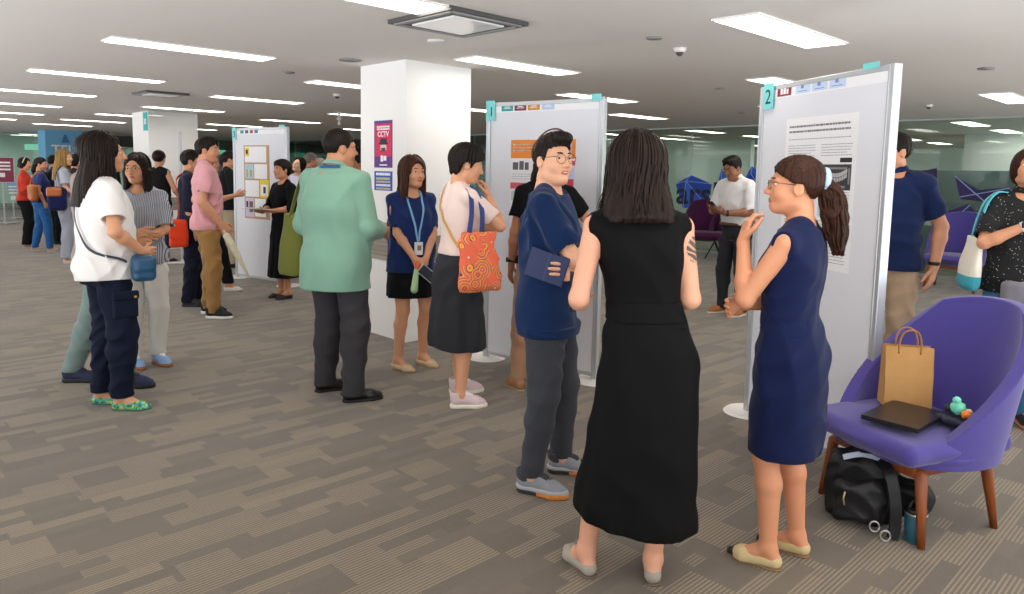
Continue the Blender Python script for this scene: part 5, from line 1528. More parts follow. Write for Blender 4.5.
# --- man in the pink polo
if only('pink'):
    P = Person('man in a pink polo shirt and tan chinos, seen from behind', (-2.95, 7.0), D(62), 1.72, 'm', .98, '#bd8462', vox=mid,
               ra=dict(w=(.19, .10, .91), p=(.3, -1, 0)), la=dict(w=(-.21, .06, .90), p=(-.4, -1, 0)), rf=(.13, .02, .45), lf=(-.13, 0, .45), head=(D(24), 0, 0))
    P.body(); P.brows(H_BLACK); mp = cloth('#dc9fa6', .85, 300, .06, .2, .2)
    P.top(mp, t=.014, hem=.845, sleeve=.70, slr=.072, hang=(.176, .136), wr=.009, name='polo_shirt'); P.collar(mp, .064, 1.471, .035)
    P.pants(cloth('#9a7443', .8, 380, .1, .2, .15), waist=.95, t=.012, thigh=.100, kneer=.078, hemr=.062, hem=.055, wr=.010)
    P.hair(H_BLACK, 'short', thick=.014, extra=[ell(P.h((0, .03, .10)), (.06, .06, .028), P.R)])
    P.shoes('sneaker', plain('#17181a', .8, 'black_knit'), plain('#e9e9e7', .6, 'white_sole'), plain('#17181a', .8, 'black_lace'))
    c = P.wr[1]+A3((.0, .05, -.12)); o, q = P.held('umbrella', 'folded cream umbrella held by the man in the pink polo', 'umbrella', c)
    gr = build(plus([cone(q(c+A3((0, 0, .0))), q(c+A3((.02, .10, -.20))), .038, .030), cone(q(c+A3((.02, .10, -.20))), q(c+A3((.03, .20, -.42))), .028, .005)], .01), .007, wr=.006, freq=60); V, Fc = gr.surf(); mesh('canopy', V, Fc, cloth('#d6cfb4', .8, 300, .1, .2), o)
    v, f = tube_vf([q(c+A3((0, -.01, .02))), q(c+A3((-.006, -.04, .10)))], .011, 8); mesh('handle', v, f, plain('#e2ddd0', .5, 'cream_handle'), o)

# --- person in dark clothes with the red bag
if only('redbag'):
    P = Person('person in dark navy clothes behind the man in the pink polo', (-3.36, 7.58), D(68), 1.61, 'm', 1.02, '#b9835f', vox=mid, rf=(.11, -.05, .3), lf=(-.11, .05, .3), head=(D(5), 0, 0))
    P.body(); md = cloth('#22263a', .8, 350, .1, .2, .15)
    P.top(md, t=.016, hem=.86, sleeve=1.8, slr=.062, sle=.046, hang=(.18, .14), wr=.009, name='jacket')
    P.pants(cloth('#191d2e', .8, 350, .1, .2, .1), waist=.95, t=.014, thigh=.108, kneer=.084, hemr=.072, hem=.05, wr=.009)
    P.hair(H_BLACK, 'short', thick=.016); P.shoes('sneaker', plain('#2b2c2e', .8, 'charcoal_mesh'), plain('#1d1d1e', .6, 'dark_sole'))
    c = A3((.235, -.12, .82)); o, q = P.held('shoulder_bag', 'bright red bag hanging behind the person in dark navy clothes', 'bag', c)
    mr = cloth('#e0401a', .75, 300, .06, .15)
    gr = build(plus([rbox(q(c), (.055, .092, .145), .04)], 0)+plus([rbox(q(c+A3((.045, .0, .045))), (.022, .088, .095), .02)], .01), .007, wr=.006, freq=22); V, Fc = gr.surf(); mesh('bag_body', V, Fc, mr, o)
    strap('strap', [q(p_) for p_ in (A3((.235, -.12, .95)), A3((.225, -.11, 1.12)), P.T((.17, -.13, 1.27)), P.T((.05, -.13, 1.40)), P.T((-.06, -.06, 1.46)))], .030, .005, mr, o, face=(0, -1, 0))

# --- woman mostly hidden behind the man in pink, white flats
if only('whiteflats'):
    P = Person('woman in black with white flat shoes, mostly hidden by the man in the pink polo', gxy(212, 290), D(80), 1.60, 'f', 1.0, '#c08a68', vox=far,
               ra=dict(w=(.10, .33, 1.20), p=(.5, -.2, -1)), rf=(.09, .22, .1), lf=(-.09, -.1, .1), head=(D(5), 0, 0))
    P.body(); md = cloth('#17181c', .8, 350, .1, .2, .15)
    P.top(md, t=.012, hem=.86, sleeve=.8, slr=.06, hang=(.17, .13), name='blouse'); P.pants(md, waist=.95, t=.012, thigh=.10, kneer=.082, hemr=.075, hem=.10, wr=.006)
    P.hair(H_DARK, 'bob', thick=.016); P.shoes('flat', plain('#e3ddd6', .6, 'white_leather'), plain('#cfc6bb', .6, 'pale_sole'))
if only('beigepants'):
    P = Person('person in black top and beige trousers beside the far poster board', gxy(230, 267), D(60), 1.66, 'm', 1.02, '#b07c5a', vox=far, ra=dict(w=(.14, .24, 1.1), p=(.6, -.7, -.5)))
    P.body(); P.top(cloth('#17181b', .8, 350, .1, .2, .15), t=.016, hem=.86, sleeve=1.8, slr=.064, sle=.05, hang=(.185, .14), name='jacket'); P.pants(cloth('#b7a68c', .8, 350, .08, .2, .1), waist=.95, t=.012, thigh=.10, kneer=.08, hemr=.07, hem=.06, wr=.006)
    P.hair(H_BLACK, 'short', thick=.014); P.shoes('leather', plain('#161514', .4, 'black_leather'), m_black)

# --- woman in black with papers
if only('papers'):
    P = Person('woman in a long black dress with short black hair, holding papers', (-2.55, 8.08), D(-140), 1.53, 'f', 1.08, '#bd8560', vox=mid,
               ra=dict(w=(.07, .25, 1.08), p=(.9, -.7, -.4), hd=(-.6, 1, .1), hn=(0, .2, 1)), la=dict(w=(-.12, .24, 1.10), p=(-.9, -.7, -.4), hd=(.4, 1, .1), hn=(0, .2, 1)),
               rf=(.07, .0, .2), lf=(-.07, .0, .0), head=(D(-2), D(2), 0))
    P.body(); P.brows(H_BLACK); mb = cloth('#0e0e10', .8, 350, .2, .2, .12)
    P.top(mb, t=.014, hem=1.0, sleeve=1.25, slr=.060, sle=.058, wr=.006, name='dress_bodice', neck=.066, neckc=(0, .026, 1.465))
    P.skirt(mb, [(.25, .225, .205, 0, 0), (.30, .222, .2, 0, 0), (.6, .205, .175, 0, -.008), (.9, .190, .15, 0, -.014), (1.03, .16, .12, 0, .0), (1.07, .15, .115, 0, .006)], 'dress_skirt', .006, pleat=(8, lambda Z: np.clip(.9-Z, 0, 1)*.014))
    P.hair(H_BLACK, 'short', thick=.022, extra=[ell(P.h((0, -.05, -.03)), (.07, .055, .06), P.R), ell(P.h((0, .05, .085)), (.06, .04, .03), P.R)], face=((0, .122, -.044), (.064, .07, .10)))
    P.shoes('flat', plain('#2a2422', .5, 'dark_leather'), m_black)
    c = A3((-.02, .36, 1.115)); o, q = P.held('papers', 'sheaf of white papers held by the woman in the black dress', 'papers', c)
    for k, (dx, dz, a, mcol) in enumerate(((0, 0, 4, '#b98a4f'), (.005, .004, -6, '#e9e6e0'), (-.01, .008, 10, '#f2f0ec'), (.02, .012, -14, '#dfe3ea'))):
        bm = bmesh.new(); box(bm, (dx, 0, dz), (.30, .21, .0025), Matrix.Rotation(D(a), 3, 'Z') @ Matrix.Rotation(D(6), 3, 'X')); bm_obj('sheet', bm, col(mcol), o)

# --- heads further back
def far_person(label, px, depth, yaw, h, sex, topc, botc, hairm, skin, style='short', sleeve=.7, head=(0, 0, 0), **kw):
    y = 249+0; d = depth
    lo, hi = 180, 594
    for _ in range(40):
        m_ = (lo+hi)/2
        if at(px, m_)[1] > depth: lo = m_
        else: hi = m_
    Q = Person(label, gxy(px, lo), yaw, h, sex, 1.0, skin, vox=far, head=head, **kw)
    Q.body(); Q.top(cloth(topc, .8, 350, .08, .2, .15), t=.014, hem=.84, sleeve=sleeve, slr=.066 if sleeve <= 1 else .06, sle=.048, hang=(.175, .135), wr=.007, name='shirt')
    Q.pants(cloth(botc, .8, 350, .08, .2, .1), waist=.95, t=.012, thigh=.10, kneer=.08, hemr=.07, hem=.06, wr=.006)
    Q.hair(hairm, style, thick=.014); Q.brows(hairm)
    Q.shoes('sneaker', plain('#26262a', .7, 'dark_shoe'), m_wpl)
    return Q


H_GREY = hair_mat('#6b6560', '#b5aea6')
if only('backrow'):
    Q = far_person('woman in lilac shirt, head tilted up, beside the grey-haired man', 299, 10.4, D(200), 1.60, 'f', '#c9c6dd', '#2d2d33', H_DARK, '#c79a7c', 'bob', .8, (0, D(14), D(-12)))
    Q = far_person('man with cropped grey hair in a dark shirt, behind the papers woman', 311, 11.6, D(60), 1.68, 'm', '#3a3f4c', '#26262b', H_GREY, '#b37a58')
    Q = far_person('silver-haired person half hidden by the large man in green', 320, 13.0, D(100), 1.62, 'f', '#8d93a3', '#2d2d33', hair_mat('#9a9693', '#d6d2cd'), '#c08c6a', 'bob')
    Q = far_person('man in dark clothes between the man in green and the white pillar', 357, 9.6, D(210), 1.63, 'm', '#2b2c31', '#1f1f24', H_BLACK, '#a06a4a', sleeve=1.8)
if only('blacksleeveless'):
    P = Person('person in a black sleeveless top, seen from behind at the far pillar', gxy(162, 262), D(15), 1.66, 'f', 1.0, '#b98562', vox=far, ra=dict(w=(.16, .22, 1.0), p=(.7, -.9, 0)), head=(D(-15), 0, 0), rf=(.08, 0, .5), lf=(-.08, 0, 0))
    P.body(); P.top(cloth('#17171a', .8, 350, .1, .2, .1), t=.012, hem=.86, sleeve=0, hang=(.165, .13), cuts=P.armholes(.05, .016), name='vest_top'); P.pants(cloth('#1f2740', .8, 350, .1, .2, .1), waist=.95, t=.012, thigh=.10, kneer=.072, hemr=.062, hem=.22, wr=.006)
    P.hair(H_BLACK, 'short', thick=.018, nape=-.085); P.shoes('flat', plain('#16161a', .5, 'black_leather'), m_black)

# --- woman in the white tee, left
if only('whitetee'):
    P = Person('woman in a white tee and navy cargo trousers with long dark hair', (-2.41, 4.28), D(46), 1.63, 'f', 1.16, '#c48c68', vox=near,
               ra=dict(w=(.20, .15, 1.0), p=(.9, -1, 0), hd=(-.5, .8, -.2)), la=dict(w=(-.02, .17, 1.04), p=(-.8, -.8, 0), hd=(.8, .5, -.2)), rf=(.10, .03, .65), lf=(-.10, -.03, .65), head=(D(12), D(2), D(4)))
    P.body(); P.brows(H_DARK)
    P.top(cloth('#ece9e6', .85, 380, .04, .2, .15), t=.016, hem=.815, sleeve=.72, slr=.074, hang=(.215, .158, -.002), wr=.007, name='tee_shirt', hemtilt=(.10, -.02))
    mc = cloth('#161d30', .8, 380, .12, .2, .1)
    P.pants(mc, waist=.97, t=.008, thigh=.096, kneer=.088, hemr=.068, hem=.085, wr=.010)
    Hh, K = P.hip[1], P.kn[1]; c = Hh*.45+K*.55+A3((.088, .02, 0)); gr = build(plus([rbox(c, (.018, .07, .075), .012), rbox(c+A3((.01, 0, .065)), (.018, .075, .026), .010)], 0), .006); P.mk('cargo_pocket', gr, mc)
    bm = bmesh.new(); bmesh.ops.create_uvsphere(bm, u_segments=10, v_segments=6, radius=.009); bmesh.ops.translate(bm, verts=bm.verts, vec=(c+A3((.030, .05, .055)))*P.sc); bm_obj('button', bm, plain('#c9a04a', .35, 'brass', metal=.7), P.root)
    P.hair(H_DARK, 'long', thick=.016, extra=[loft([(1.27, .105, .045, -.03, -.120), (1.40, .112, .060, -.015, -.09), (1.50, .105, .085, 0, -.04), (1.60, .092, .10, 0, .0)], 2.2)], cuts=[ell(P.h((0, .10, -.14)), (.075, .10, .16), P.R)])
    v, f = P.locks(H_DARK, 560, .26, (-2.3, 2.0), width=.0060, seed=14, flare=.12, spread=.016, endj=.06, r=(.100, .115, .104)); mesh('hair_locks', v, f, H_DARK, P.root)
    fl_ = NT('floral_fabric'); vr = fl_.n('TexVoronoi'); vr.inputs['Scale'].default_value = 75; fl_.t.links.new(fl_.coord(), vr.inputs['Vector']); sp = fl_.n('SeparateXYZ', i0=vr.outputs['Color'])
    fl_.set(col=fl_.ramp(sp.outputs[0], [(0, lin('#4fa78a')), (.4, lin('#7fbf4a')), (.6, lin('#d9cf5a')), (.72, lin('#2f6f74')), (.85, lin('#8fd0c4'))], True), rough=.8)
    P.shoes('flat', fl_.m, plain('#3a6f6a', .7, 'teal_sole'))
    c = A3((.240, .14, .90)); o, q = P.held('crossbody_bag', 'small teal blue crossbody bag on the woman in the white tee', 'bag', c)
    mt = plain('#1f4f72', .45, 'teal_leather', var=.12)
    gr = build(plus([rbox(q(c), (.045, .065, .080), .035), rbox(q(c+A3((.012, 0, .028))), (.042, .062, .050), .03)], .01), .006, wr=.004, freq=25); V, Fc = gr.surf(); mesh('bag_body', V, Fc, mt, o)
    strap('strap', [q(p_) for p_ in curve_pts([P.T((-.095, .06, 1.455)), P.T((-.10, -.03, 1.475))], 4)]+[q(p_) for p_ in (P.T((-.075, -.135, 1.36)), P.T((.03, -.165, 1.20)), P.T((.14, -.15, 1.04)), A3((.245, .07, .95)))], .014, .004, plain('#23343f', .6, 'dark_strap'), o, [BVHTree.FromPolygons([q(A3(vv)/P.sc) for vv in [v_.co for v_ in P.parts['tee_shirt'].data.vertices]], [list(p_.vertices) for p_ in P.parts['tee_shirt'].data.polygons])], .016, 60)

if only('behindwhite'):
    P = Person('man in glasses and sage trousers, mostly hidden by the woman in the white tee', gxy(106, 384), D(80), 1.65, 'm', .94, '#b57c58', vox=mid, lean=(0, -.07), rf=(.09, .16, .1), lf=(-.08, -.24, .1), head=(D(0), 0, 0),
               ra=dict(w=(.12, .26, 1.05), p=(.5, -1, 0)))
    P.body(); P.glasses(m_black); P.top(cloth('#9d8f86', .85, 350, .08, .2, .15), t=.014, hem=.86, sleeve=.7, slr=.07, hang=(.172, .135), wr=.007, name='tee_shirt')
    P.pants(cloth('#7f9390', .85, 350, .08, .2, .15), waist=.95, t=.012, thigh=.100, kneer=.080, hemr=.068, hem=.075, wr=.008)
    P.hair(H_BLACK, 'short', thick=.010, groove=.0015, freq=40); P.shoes('sneaker', plain('#28304f', .8, 'navy_mesh'), plain('#191a20', .6, 'dark_sole'), m_black)

if only('stripes'):
    P = Person('woman in glasses, grey striped shirt and white trousers facing the camera', (-2.68, 5.22), D(172), 1.53, 'f', 1.04, '#c28a66', vox=mid,
               ra=dict(w=(-.02, .22, 1.09), p=(1, -.5, -.4), hd=(-1, .3, -.1), hn=(0, -1, 0)), la=dict(w=(-.06, .235, 1.02), p=(-1, -.5, -.5), hd=(.3, 1, -.2), hn=(.6, -.6, 0)),
               rf=(.08, .05, -.8), lf=(-.09, -.03, -.8), head=(D(8), D(-2), 0))
    P.body(); P.brows(H_DARK); P.glasses(plain('#6b4a3a', .3, 'brown_wire', metal=.4))
    sp_ = NT('striped_cloth'); co = sp_.coord(); sx = sp_.n('SeparateXYZ', i0=co); fr_ = sp_.math('FRACT', sp_.math('MULTIPLY', sx.outputs[0], 95.)); sp_.set(col=sp_.mix(sp_.math('LESS_THAN', fr_, .38), lin('#aeb1b8'), lin('#5b6170')), rough=.85)
    P.top(sp_.m, t=.016, hem=.84, sleeve=.92, slr=.072, hang=(.180, .145), wr=.009, name='shirt', neck=.07, neckc=(0, .04, 1.46))
    P.pants(cloth('#d9d6d0', .85, 380, .05, .2, .15), waist=.95, t=.012, thigh=.102, kneer=.080, hemr=.062, hem=.085, wr=.007)
    P.hair(H_DARK, 'long', thick=.012, extra=[cone(P.h((sd*.075, .0, -.02)), P.h((sd*.088, .0, -.19)), .036, .026) for sd in (1, -1)]+[loft([(1.34, .085, .035, 0, -.07), (1.45, .09, .055, 0, -.045), (1.56, .085, .08, 0, -.02)], 2.2)])
    v, f = P.locks(H_DARK, 120, .20, (-2.2, 2.2), width=.008, seed=21, flare=.08, spread=.012, r=(.089, .107, .099)); mesh('hair_locks', v, f, H_DARK, P.root)
    P.shoes('sneaker', plain('#8fb2dd', .75, 'sky_blue_suede'), plain('#a8693f', .6, 'gum_sole'), plain('#e6e9ee', .7, 'white_lace'))
    w0 = P.wr[1]; d_ = (P.wr[1]-P.el[1]); d_ /= np.linalg.norm(d_); gr = build(plus([cone(w0-d_*.025, w0-d_*.008, .031, .030, (0, 1))], 0), .005); P.mk('wristwatch', gr, m_black)

# --- the group at the far left
if only('farleft'):
    P = Person('woman in a red top and black flared trousers in the far left group', gxy(28, 247), D(62), 1.53, 'f', 1.0, '#c58a64', vox=far, head=(D(20), 0, 0), ra=dict(w=(.16, .20, .98), p=(.5, -1, 0)))
    P.body(); P.top(cloth('#c23420', .8, 350, .06, .2, .15), t=.014, hem=.90, sleeve=1.7, slr=.058, sle=.046, hang=(.165, .128), wr=.007, name='jumper'); P.pants(cloth('#16171b', .8, 350, .1, .2, .1), waist=.95, t=.012, thigh=.095, kneer=.076, hemr=.095, hem=.06, wr=.006)
    P.hair(H_DARK, 'bob', thick=.016, cuts=[half(P.h((0, 0, -.085)), P.R @ A3((0, .2, -1)))]); gr = build(plus([ell(P.h((0, -.10, -.03)), (.055, .04, .045))], 0), far); P.mk('hair_bun', gr, H_DARK)
    v, f = tube_vf([P.h(p_)*P.sc for p_ in curve_pts([(-.09, .0, .02), (-.07, .03, .11), (0, .035, .142), (.07, .03, .11), (.09, .0, .02)], 16)], .009*P.sc, 6); mesh('hairband', v, f, plain('#d9cfc0', .6, 'cream_band'), P.root)
    P.shoes('flat', plain('#c9a084', .7, 'tan_leather'), m_wpl)
    P = Person('woman in navy tee and blue jeans with a tan bag, far left group', gxy(44, 251), D(50), 1.53, 'f', 1.05, '#b98060', vox=far, head=(D(30), 0, 0), ra=dict(w=(.22, .02, .90), p=(.5, -1, 0)), lf=(-.12, -.12, .4), rf=(.12, .08, .4))
    P.body(); P.top(cloth('#1f2f6b', .8, 350, .06, .2, .15), t=.014, hem=.90, sleeve=.7, slr=.064, hang=(.17, .13), wr=.007, name='tee_shirt'); P.pants(cloth('#2f68a8', .8, 300, .15, .25, .1), waist=.97, t=.011, thigh=.098, kneer=.078, hemr=.064, hem=.06, wr=.007)
    P.hair(H_BLACK, 'short', thick=.015, nape=-.09); gr = build(plus([cone(P.h((0, -.10, .02)), P.h((0, -.125, -.10)), .035, .045), cone(P.h((0, -.125, -.10)), P.h((0, -.12, -.27)), .045, .02)], .02), far, wr=.005, freq=40); P.mk('ponytail', gr, H_BLACK)
    P.shoes('flat', plain('#b9a79a', .7, 'grey_leather'), m_wpl)
    c = A3((.19, -.15, 1.08)); o, q = P.held('shoulder_bag', 'tan leather bag on the woman in navy tee and jeans', 'bag', c); mt = plain('#b5662a', .5, 'tan_hide', var=.15)
    gr = build(plus([rbox(q(c), (.19, .06, .135), .05), rbox(q(c+A3((0, -.03, .04))), (.165, .04, .06), .03)], .01), far, wr=.008, freq=25); V, Fc = gr.surf(); mesh('bag_body', V, Fc, mt, o)
    strap('strap', [q(p_) for p_ in (A3((-.17, -.16, 1.14)), P.T((-.05, -.13, 1.32)), P.T((.08, -.08, 1.43)), P.T((.12, 0, 1.44)))], .025, .006, mt, o, face=(0, -1, 0))
    P = Person('person in dark clothes with a black backpack in the far left group', gxy(57, 244), D(40), 1.58, 'm', 1.0, '#b07a58', vox=far)
    P.body(); P.top(cloth('#20263f', .8, 350, .06, .2, .15), t=.014, hem=.86, sleeve=.7, slr=.068, hang=(.175, .135), name='tee_shirt'); P.pants(cloth('#17181d', .8, 350, .1, .2, .1), waist=.95, t=.012, thigh=.10, kneer=.08, hemr=.07, hem=.06); P.hair(H_BLACK, 'short', thick=.018); P.shoes('sneaker', m_black, m_black)
    c = A3((0, -.21, 1.2)); o, q = P.held('backpack', 'black backpack on the far left person in dark clothes', 'backpack', c); gr = build(plus([rbox(q(c), (.14, .075, .20), .06), rbox(q(c+A3((0, -.06, -.06))), (.11, .04, .10), .03)], .01), far, wr=.006); V, Fc = gr.surf(); mesh('bag_body', V, Fc, plain('#15161c', .7, 'black_nylon'), o)
    for sd in (1, -1): strap('strap', [q(p_) for p_ in (A3((sd*.09, -.16, 1.36)), P.T((sd*.10, -.06, 1.46)), P.T((sd*.11, .10, 1.38)), P.T((sd*.13, .12, 1.2)))], .035, .008, m_black, o, face=(0, -1, 0))
    P = Person('woman with long blond hair, grey blouse and pale wide trousers, far left', gxy(68, 263), D(58), 1.64, 'f', 1.0, '#cf9f80', vox=far, head=(D(28), 0, 0), ra=dict(w=(.14, .22, 1.05), p=(.5, -1, 0)))
    P.body(); P.top(cloth('#a9b0bf', .8, 350, .06, .2, .15), t=.014, hem=.92, sleeve=.7, slr=.068, hang=(.165, .13), wr=.007, name='blouse'); P.pants(cloth('#a5a9b8', .8, 350, .06, .2, .1), waist=1.0, t=.012, thigh=.108, kneer=.098, hemr=.098, hem=.09, wr=.009)
    P.hair(H_BLOND, 'long', thick=.015, extra=[loft([(1.26, .08, .045, 0, -.11), (1.40, .095, .060, 0, -.085), (1.50, .095, .08, 0, -.04), (1.60, .088, .1, 0, 0)], 2.2)], cuts=[ell(P.h((0, .10, -.14)), (.075, .10, .16), P.R)])
    v, f = P.locks(H_BLOND, 120, .26, (-2.1, 2.2), width=.011, seed=31, spread=.012, r=(.092, .110, .102)); mesh('hair_locks', v, f, H_BLOND, P.root)
    P.shoes('flat', plain('#e0d9cf', .7, 'white_leather'), m_wpl)
    c = A3((.25, -.10, .99)); o, q = P.held('rucksack', 'navy rucksack with a tan flap on the blond woman', 'backpack', c)
    gr = build(plus([rbox(q(c), (.13, .12, .17), .05)], 0), far, wr=.008, freq=22); V, Fc = gr.surf(); mesh('bag_body', V, Fc, cloth('#1b2350', .8, 300, .1, .2), o)
    gr = build(plus([rbox(q(c+A3((.03, -.035, .10))), (.115, .095, .065), .03)], 0), far); V, Fc = gr.surf(); mesh('flap', V, Fc, mt, o)
    for sd in (1, -1): strap('strap', [q(p_) for p_ in (A3((.22+sd*.03, -.10, 1.15)), P.T((.14+sd*.03, -.10, 1.36)), P.T((sd*.10, -.02, 1.455)), P.T((sd*.11, .10, 1.36)))], .03, .006, m_black, o, face=(0, -1, 0))
    far_person('dark-haired person in black between the blond woman and white tee', 79, 11.9, D(50), 1.60, 'f', '#1d1d22', '#1d1d22', H_BLACK, '#b98562', 'bob')

# --- man in white on his phone
if only('whiteshirt'):
    P = Person('man in a white shirt and charcoal trousers looking down at his phone', (2.36, 7.64), D(236), 1.67, 'm', 1.0, '#8d5c40', vox=mid,
               ra=dict(w=(.06, .30, 1.12), p=(.8, -.5, -.7), hd=(-.5, 1, .3), hn=(-.3, 0, 1)), la=dict(w=(-.08, .28, 1.10), p=(-.8, -.5, -.7), hd=(.5, 1, .3), hn=(.3, 0, 1)), rf=(.11, .03, .2), lf=(-.11, -.02, -.2), head=(D(0), D(-22), 0), lean=(0, .10))
    P.body(lips='#7a453a'); P.brows(H_BLACK, .0042); P.glasses(m_black)
    mw = cloth('#e9e8ea', .8, 380, .04, .2, .15)
    P.top(mw, t=.014, hem=.97, sleeve=.95, slr=.066, hang=(.172, .132), wr=.008, name='shirt'); P.collar(mw, .062, 1.471, .036)
    P.pants(cloth('#2f3036', .8, 380, .1, .2, .1), waist=1.0, t=.012, thigh=.098, kneer=.076, hemr=.064, hem=.05, wr=.008)
    P.skirt(plain('#6b4326', .45, 'brown_leather'), [(.945, .190, .146, 0, -.004), (1.00, .187, .143, 0, -.001)], 'belt', 0, warp=False)
    P.hair(H_BLACK, 'short', thick=.015, extra=[ell(P.h((0, .04, .10)), (.06, .06, .03), P.R)])
    P.shoes('leather', plain('#b06a36', .6, 'tan_suede'), plain('#e2dcd2', .6, 'white_sole'))
    w0 = P.wr[-1]; d_ = (P.wr[-1]-P.el[-1]); d_ /= np.linalg.norm(d_); gr = build(plus([cone(w0-d_*.03, w0-d_*.0, .034, .033, (0, 1))], 0), .005); P.mk('wristwatch', gr, m_black)
    c = A3((-.01, .40, 1.18)); o, q = P.held('phone', 'dark phone held by the man in the white shirt', 'phone', c); bm = bmesh.new(); box(bm, (0, 0, 0), (.075, .15, .010), Matrix.Rotation(D(35), 3, 'X')); bm_obj('case', bm, m_black, o, bevel=.003)
    bm = bmesh.new(); box(bm, (0, -.003, .0055), (.068, .14, .001), Matrix.Rotation(D(35), 3, 'X')); bm_obj('screen', bm, plain('#20242c', .1, 'screen_glass'), o)

# --- man in the navy polo behind board two
if only('navypolo'):
    P = Person('man in a navy polo and khaki trousers half hidden behind board two', gxy(879, 396), D(224), 1.755, 'm', 1.02, '#bd8462', vox=mid,
               la=dict(w=(-.25, -.04, .88), p=(-.6, -1, 0)), ra=dict(w=(.15, .25, 1.05), p=(.6, -.8, 0)), head=(D(35), 0, 0))
    P.body(); P.brows(H_BLACK); mn = cloth('#16244a', .8, 350, .08, .2, .2)
    P.top(mn, t=.014, hem=.845, sleeve=.74, slr=.074, hang=(.182, .142), wr=.008, name='polo_shirt'); P.collar(mn, .064, 1.471, .036)
    P.pants(cloth('#a58d74', .8, 380, .08, .2, .15), waist=.95, t=.012, thigh=.10, kneer=.078, hemr=.066, hem=.05, wr=.009)
    P.hair(H_BLACK, 'short', thick=.012); P.shoes('leather', plain('#3a2a20', .5, 'brown_leather'), m_black)
    w0 = P.wr[-1]; gr = build(plus([cone(w0+A3((0, 0, .01)), w0+A3((0, 0, .032)), .035, .035, (0, 1))], 0), .005); P.mk('wristwatch', gr, m_black)

# --- woman in the dotted black shirt at the right edge
if only('dots'):
    P = Person('woman in a black dotted shirt and jeans at the right edge, looking up', gxy(1005, 424), D(196), 1.64, 'f', 1.06, '#c08560', vox=mid,
               ra=dict(w=(.045, .185, 1.265), p=(1, -.1, -.9), hd=(-1, .25, .35), hn=(0, -1, 0), curl=(.5, .7, .5)), rf=(.10, .04, .1), lf=(-.10, -.04, 0), head=(D(10), D(14), 0))
    P.body(); P.brows(H_BROWN)
    dt = NT('dotted_cloth'); vr = dt.n('TexVoronoi'); vr.inputs['Scale'].default_value = 60; dt.t.links.new(dt.coord(), vr.inputs['Vector']); dt.set(col=dt.mix(dt.math('LESS_THAN', vr.outputs['Distance'], .15), lin('#131315'), lin('#cfcac2')), rough=.85)
    P.top(dt.m, t=.014, hem=.84, sleeve=.86, slr=.070, hang=(.182, .142), wr=.007, name='shirt', neck=.072, neckc=(0, .04, 1.46)); P.collar(dt.m, .062, 1.461, .034)
    P.pants(cloth('#3f7398', .8, 300, .18, .25, .1), waist=.95, t=.012, thigh=.10, kneer=.080, hemr=.070, hem=.07, wr=.008)
    P.hair(hair_mat('#2a1510', '#6b3a28'), 'bob', thick=.016, cuts=[half(P.h((0, 0, -.10)), P.R @ A3((0, .1, -1)))]); P.shoes('sneaker', plain('#26262a', .7, 'black_mesh'), plain('#e0a070', .6, 'peach_sole'), plain('#d9703a', .7, 'orange_lace'))
    w0 = P.wr[1]; d_ = (P.wr[1]-P.el[1]); d_ /= np.linalg.norm(d_); wt = P.mk('wristwatch', build(plus([cone(w0-d_*.034, w0-d_*.010, .031, .030, (0, 1))], 0), .005), plain('#e6e4e2', .5, 'white_band'))
    gr = build(plus([rbox(w0-d_*.022+A3((.0, .028, .012)), (.019, .008, .019), .006)], 0), .004); P.mk('watch_face', gr, m_black, parent=wt)
    c = A3((.26, -.02, .98)); o, q = P.held('tote_bag', 'cream and teal tote bag on the woman in the dotted shirt', 'bag', c)
    tt = NT('two_tone_canvas'); sx = tt.n('SeparateXYZ', i0=tt.coord()); tt.set(col=tt.mix(tt.math('LESS_THAN', sx.outputs[2], -.045), lin('#e6e0d2'), lin('#3fa3b5')), rough=.85)
    gr = build([('+', loft([(.84, .03, .14, .27, -.02), (.88, .05, .15, .27, -.02), (1.0, .045, .15, .262, -.02), (1.17, .022, .14, .245, -.02)], 2.6), 0)], .006, wr=.004, seed=9, freq=12); V, Fc = gr.surf(); mesh('bag_body', np.array([q(p_) for p_ in V]), Fc, tt.m, o)
    for dy in (-.06, .05): strap('handle', [q(p_) for p_ in (A3((.252, dy-.02, 1.15)), A3((.240, dy*.8, 1.28)), A3((.212, dy*.55+.01, 1.39)), P.sh[1]+A3((.0, dy*.35, .076)), P.sh[1]+A3((-.05, dy*.3, .080)))], .035, .005, plain('#5fc3d0', .7, 'aqua_webbing'), o, face=(.8, 0, .4))
    c = A3((.03, .20, .86)); o, q = P.held('crossbody_bag', 'grey crossbody bag at the waist of the woman in the dotted shirt', 'bag', c); mgb = cloth('#77757d', .8, 300, .1, .2)
    gr = build(plus([rbox(q(c), (.12, .045, .07), .03)], 0), .006, wr=.005, freq=22); V, Fc = gr.surf(); mesh('bag_body', V, Fc, mgb, o)
    strap('strap', [q(p_) for p_ in (A3((-.08, .20, .92)), P.T((-.10, .17, 1.10)), P.T((-.11, .12, 1.30)), P.T((-.10, .03, 1.45)))], .03, .004, mgb, o, face=(0, 1, 0))


# ---------------------------------------------------------------- things on and under the purple chair
_cf = A3((sin(CHY), cos(CHY), 0)); _cr = A3((cos(CHY), -sin(CHY), 0)); SEAT = .452


def onseat(x, y, z=0.0): return A3(CH)+_cr*x+_cf*y+A3((0, 0, SEAT+z))


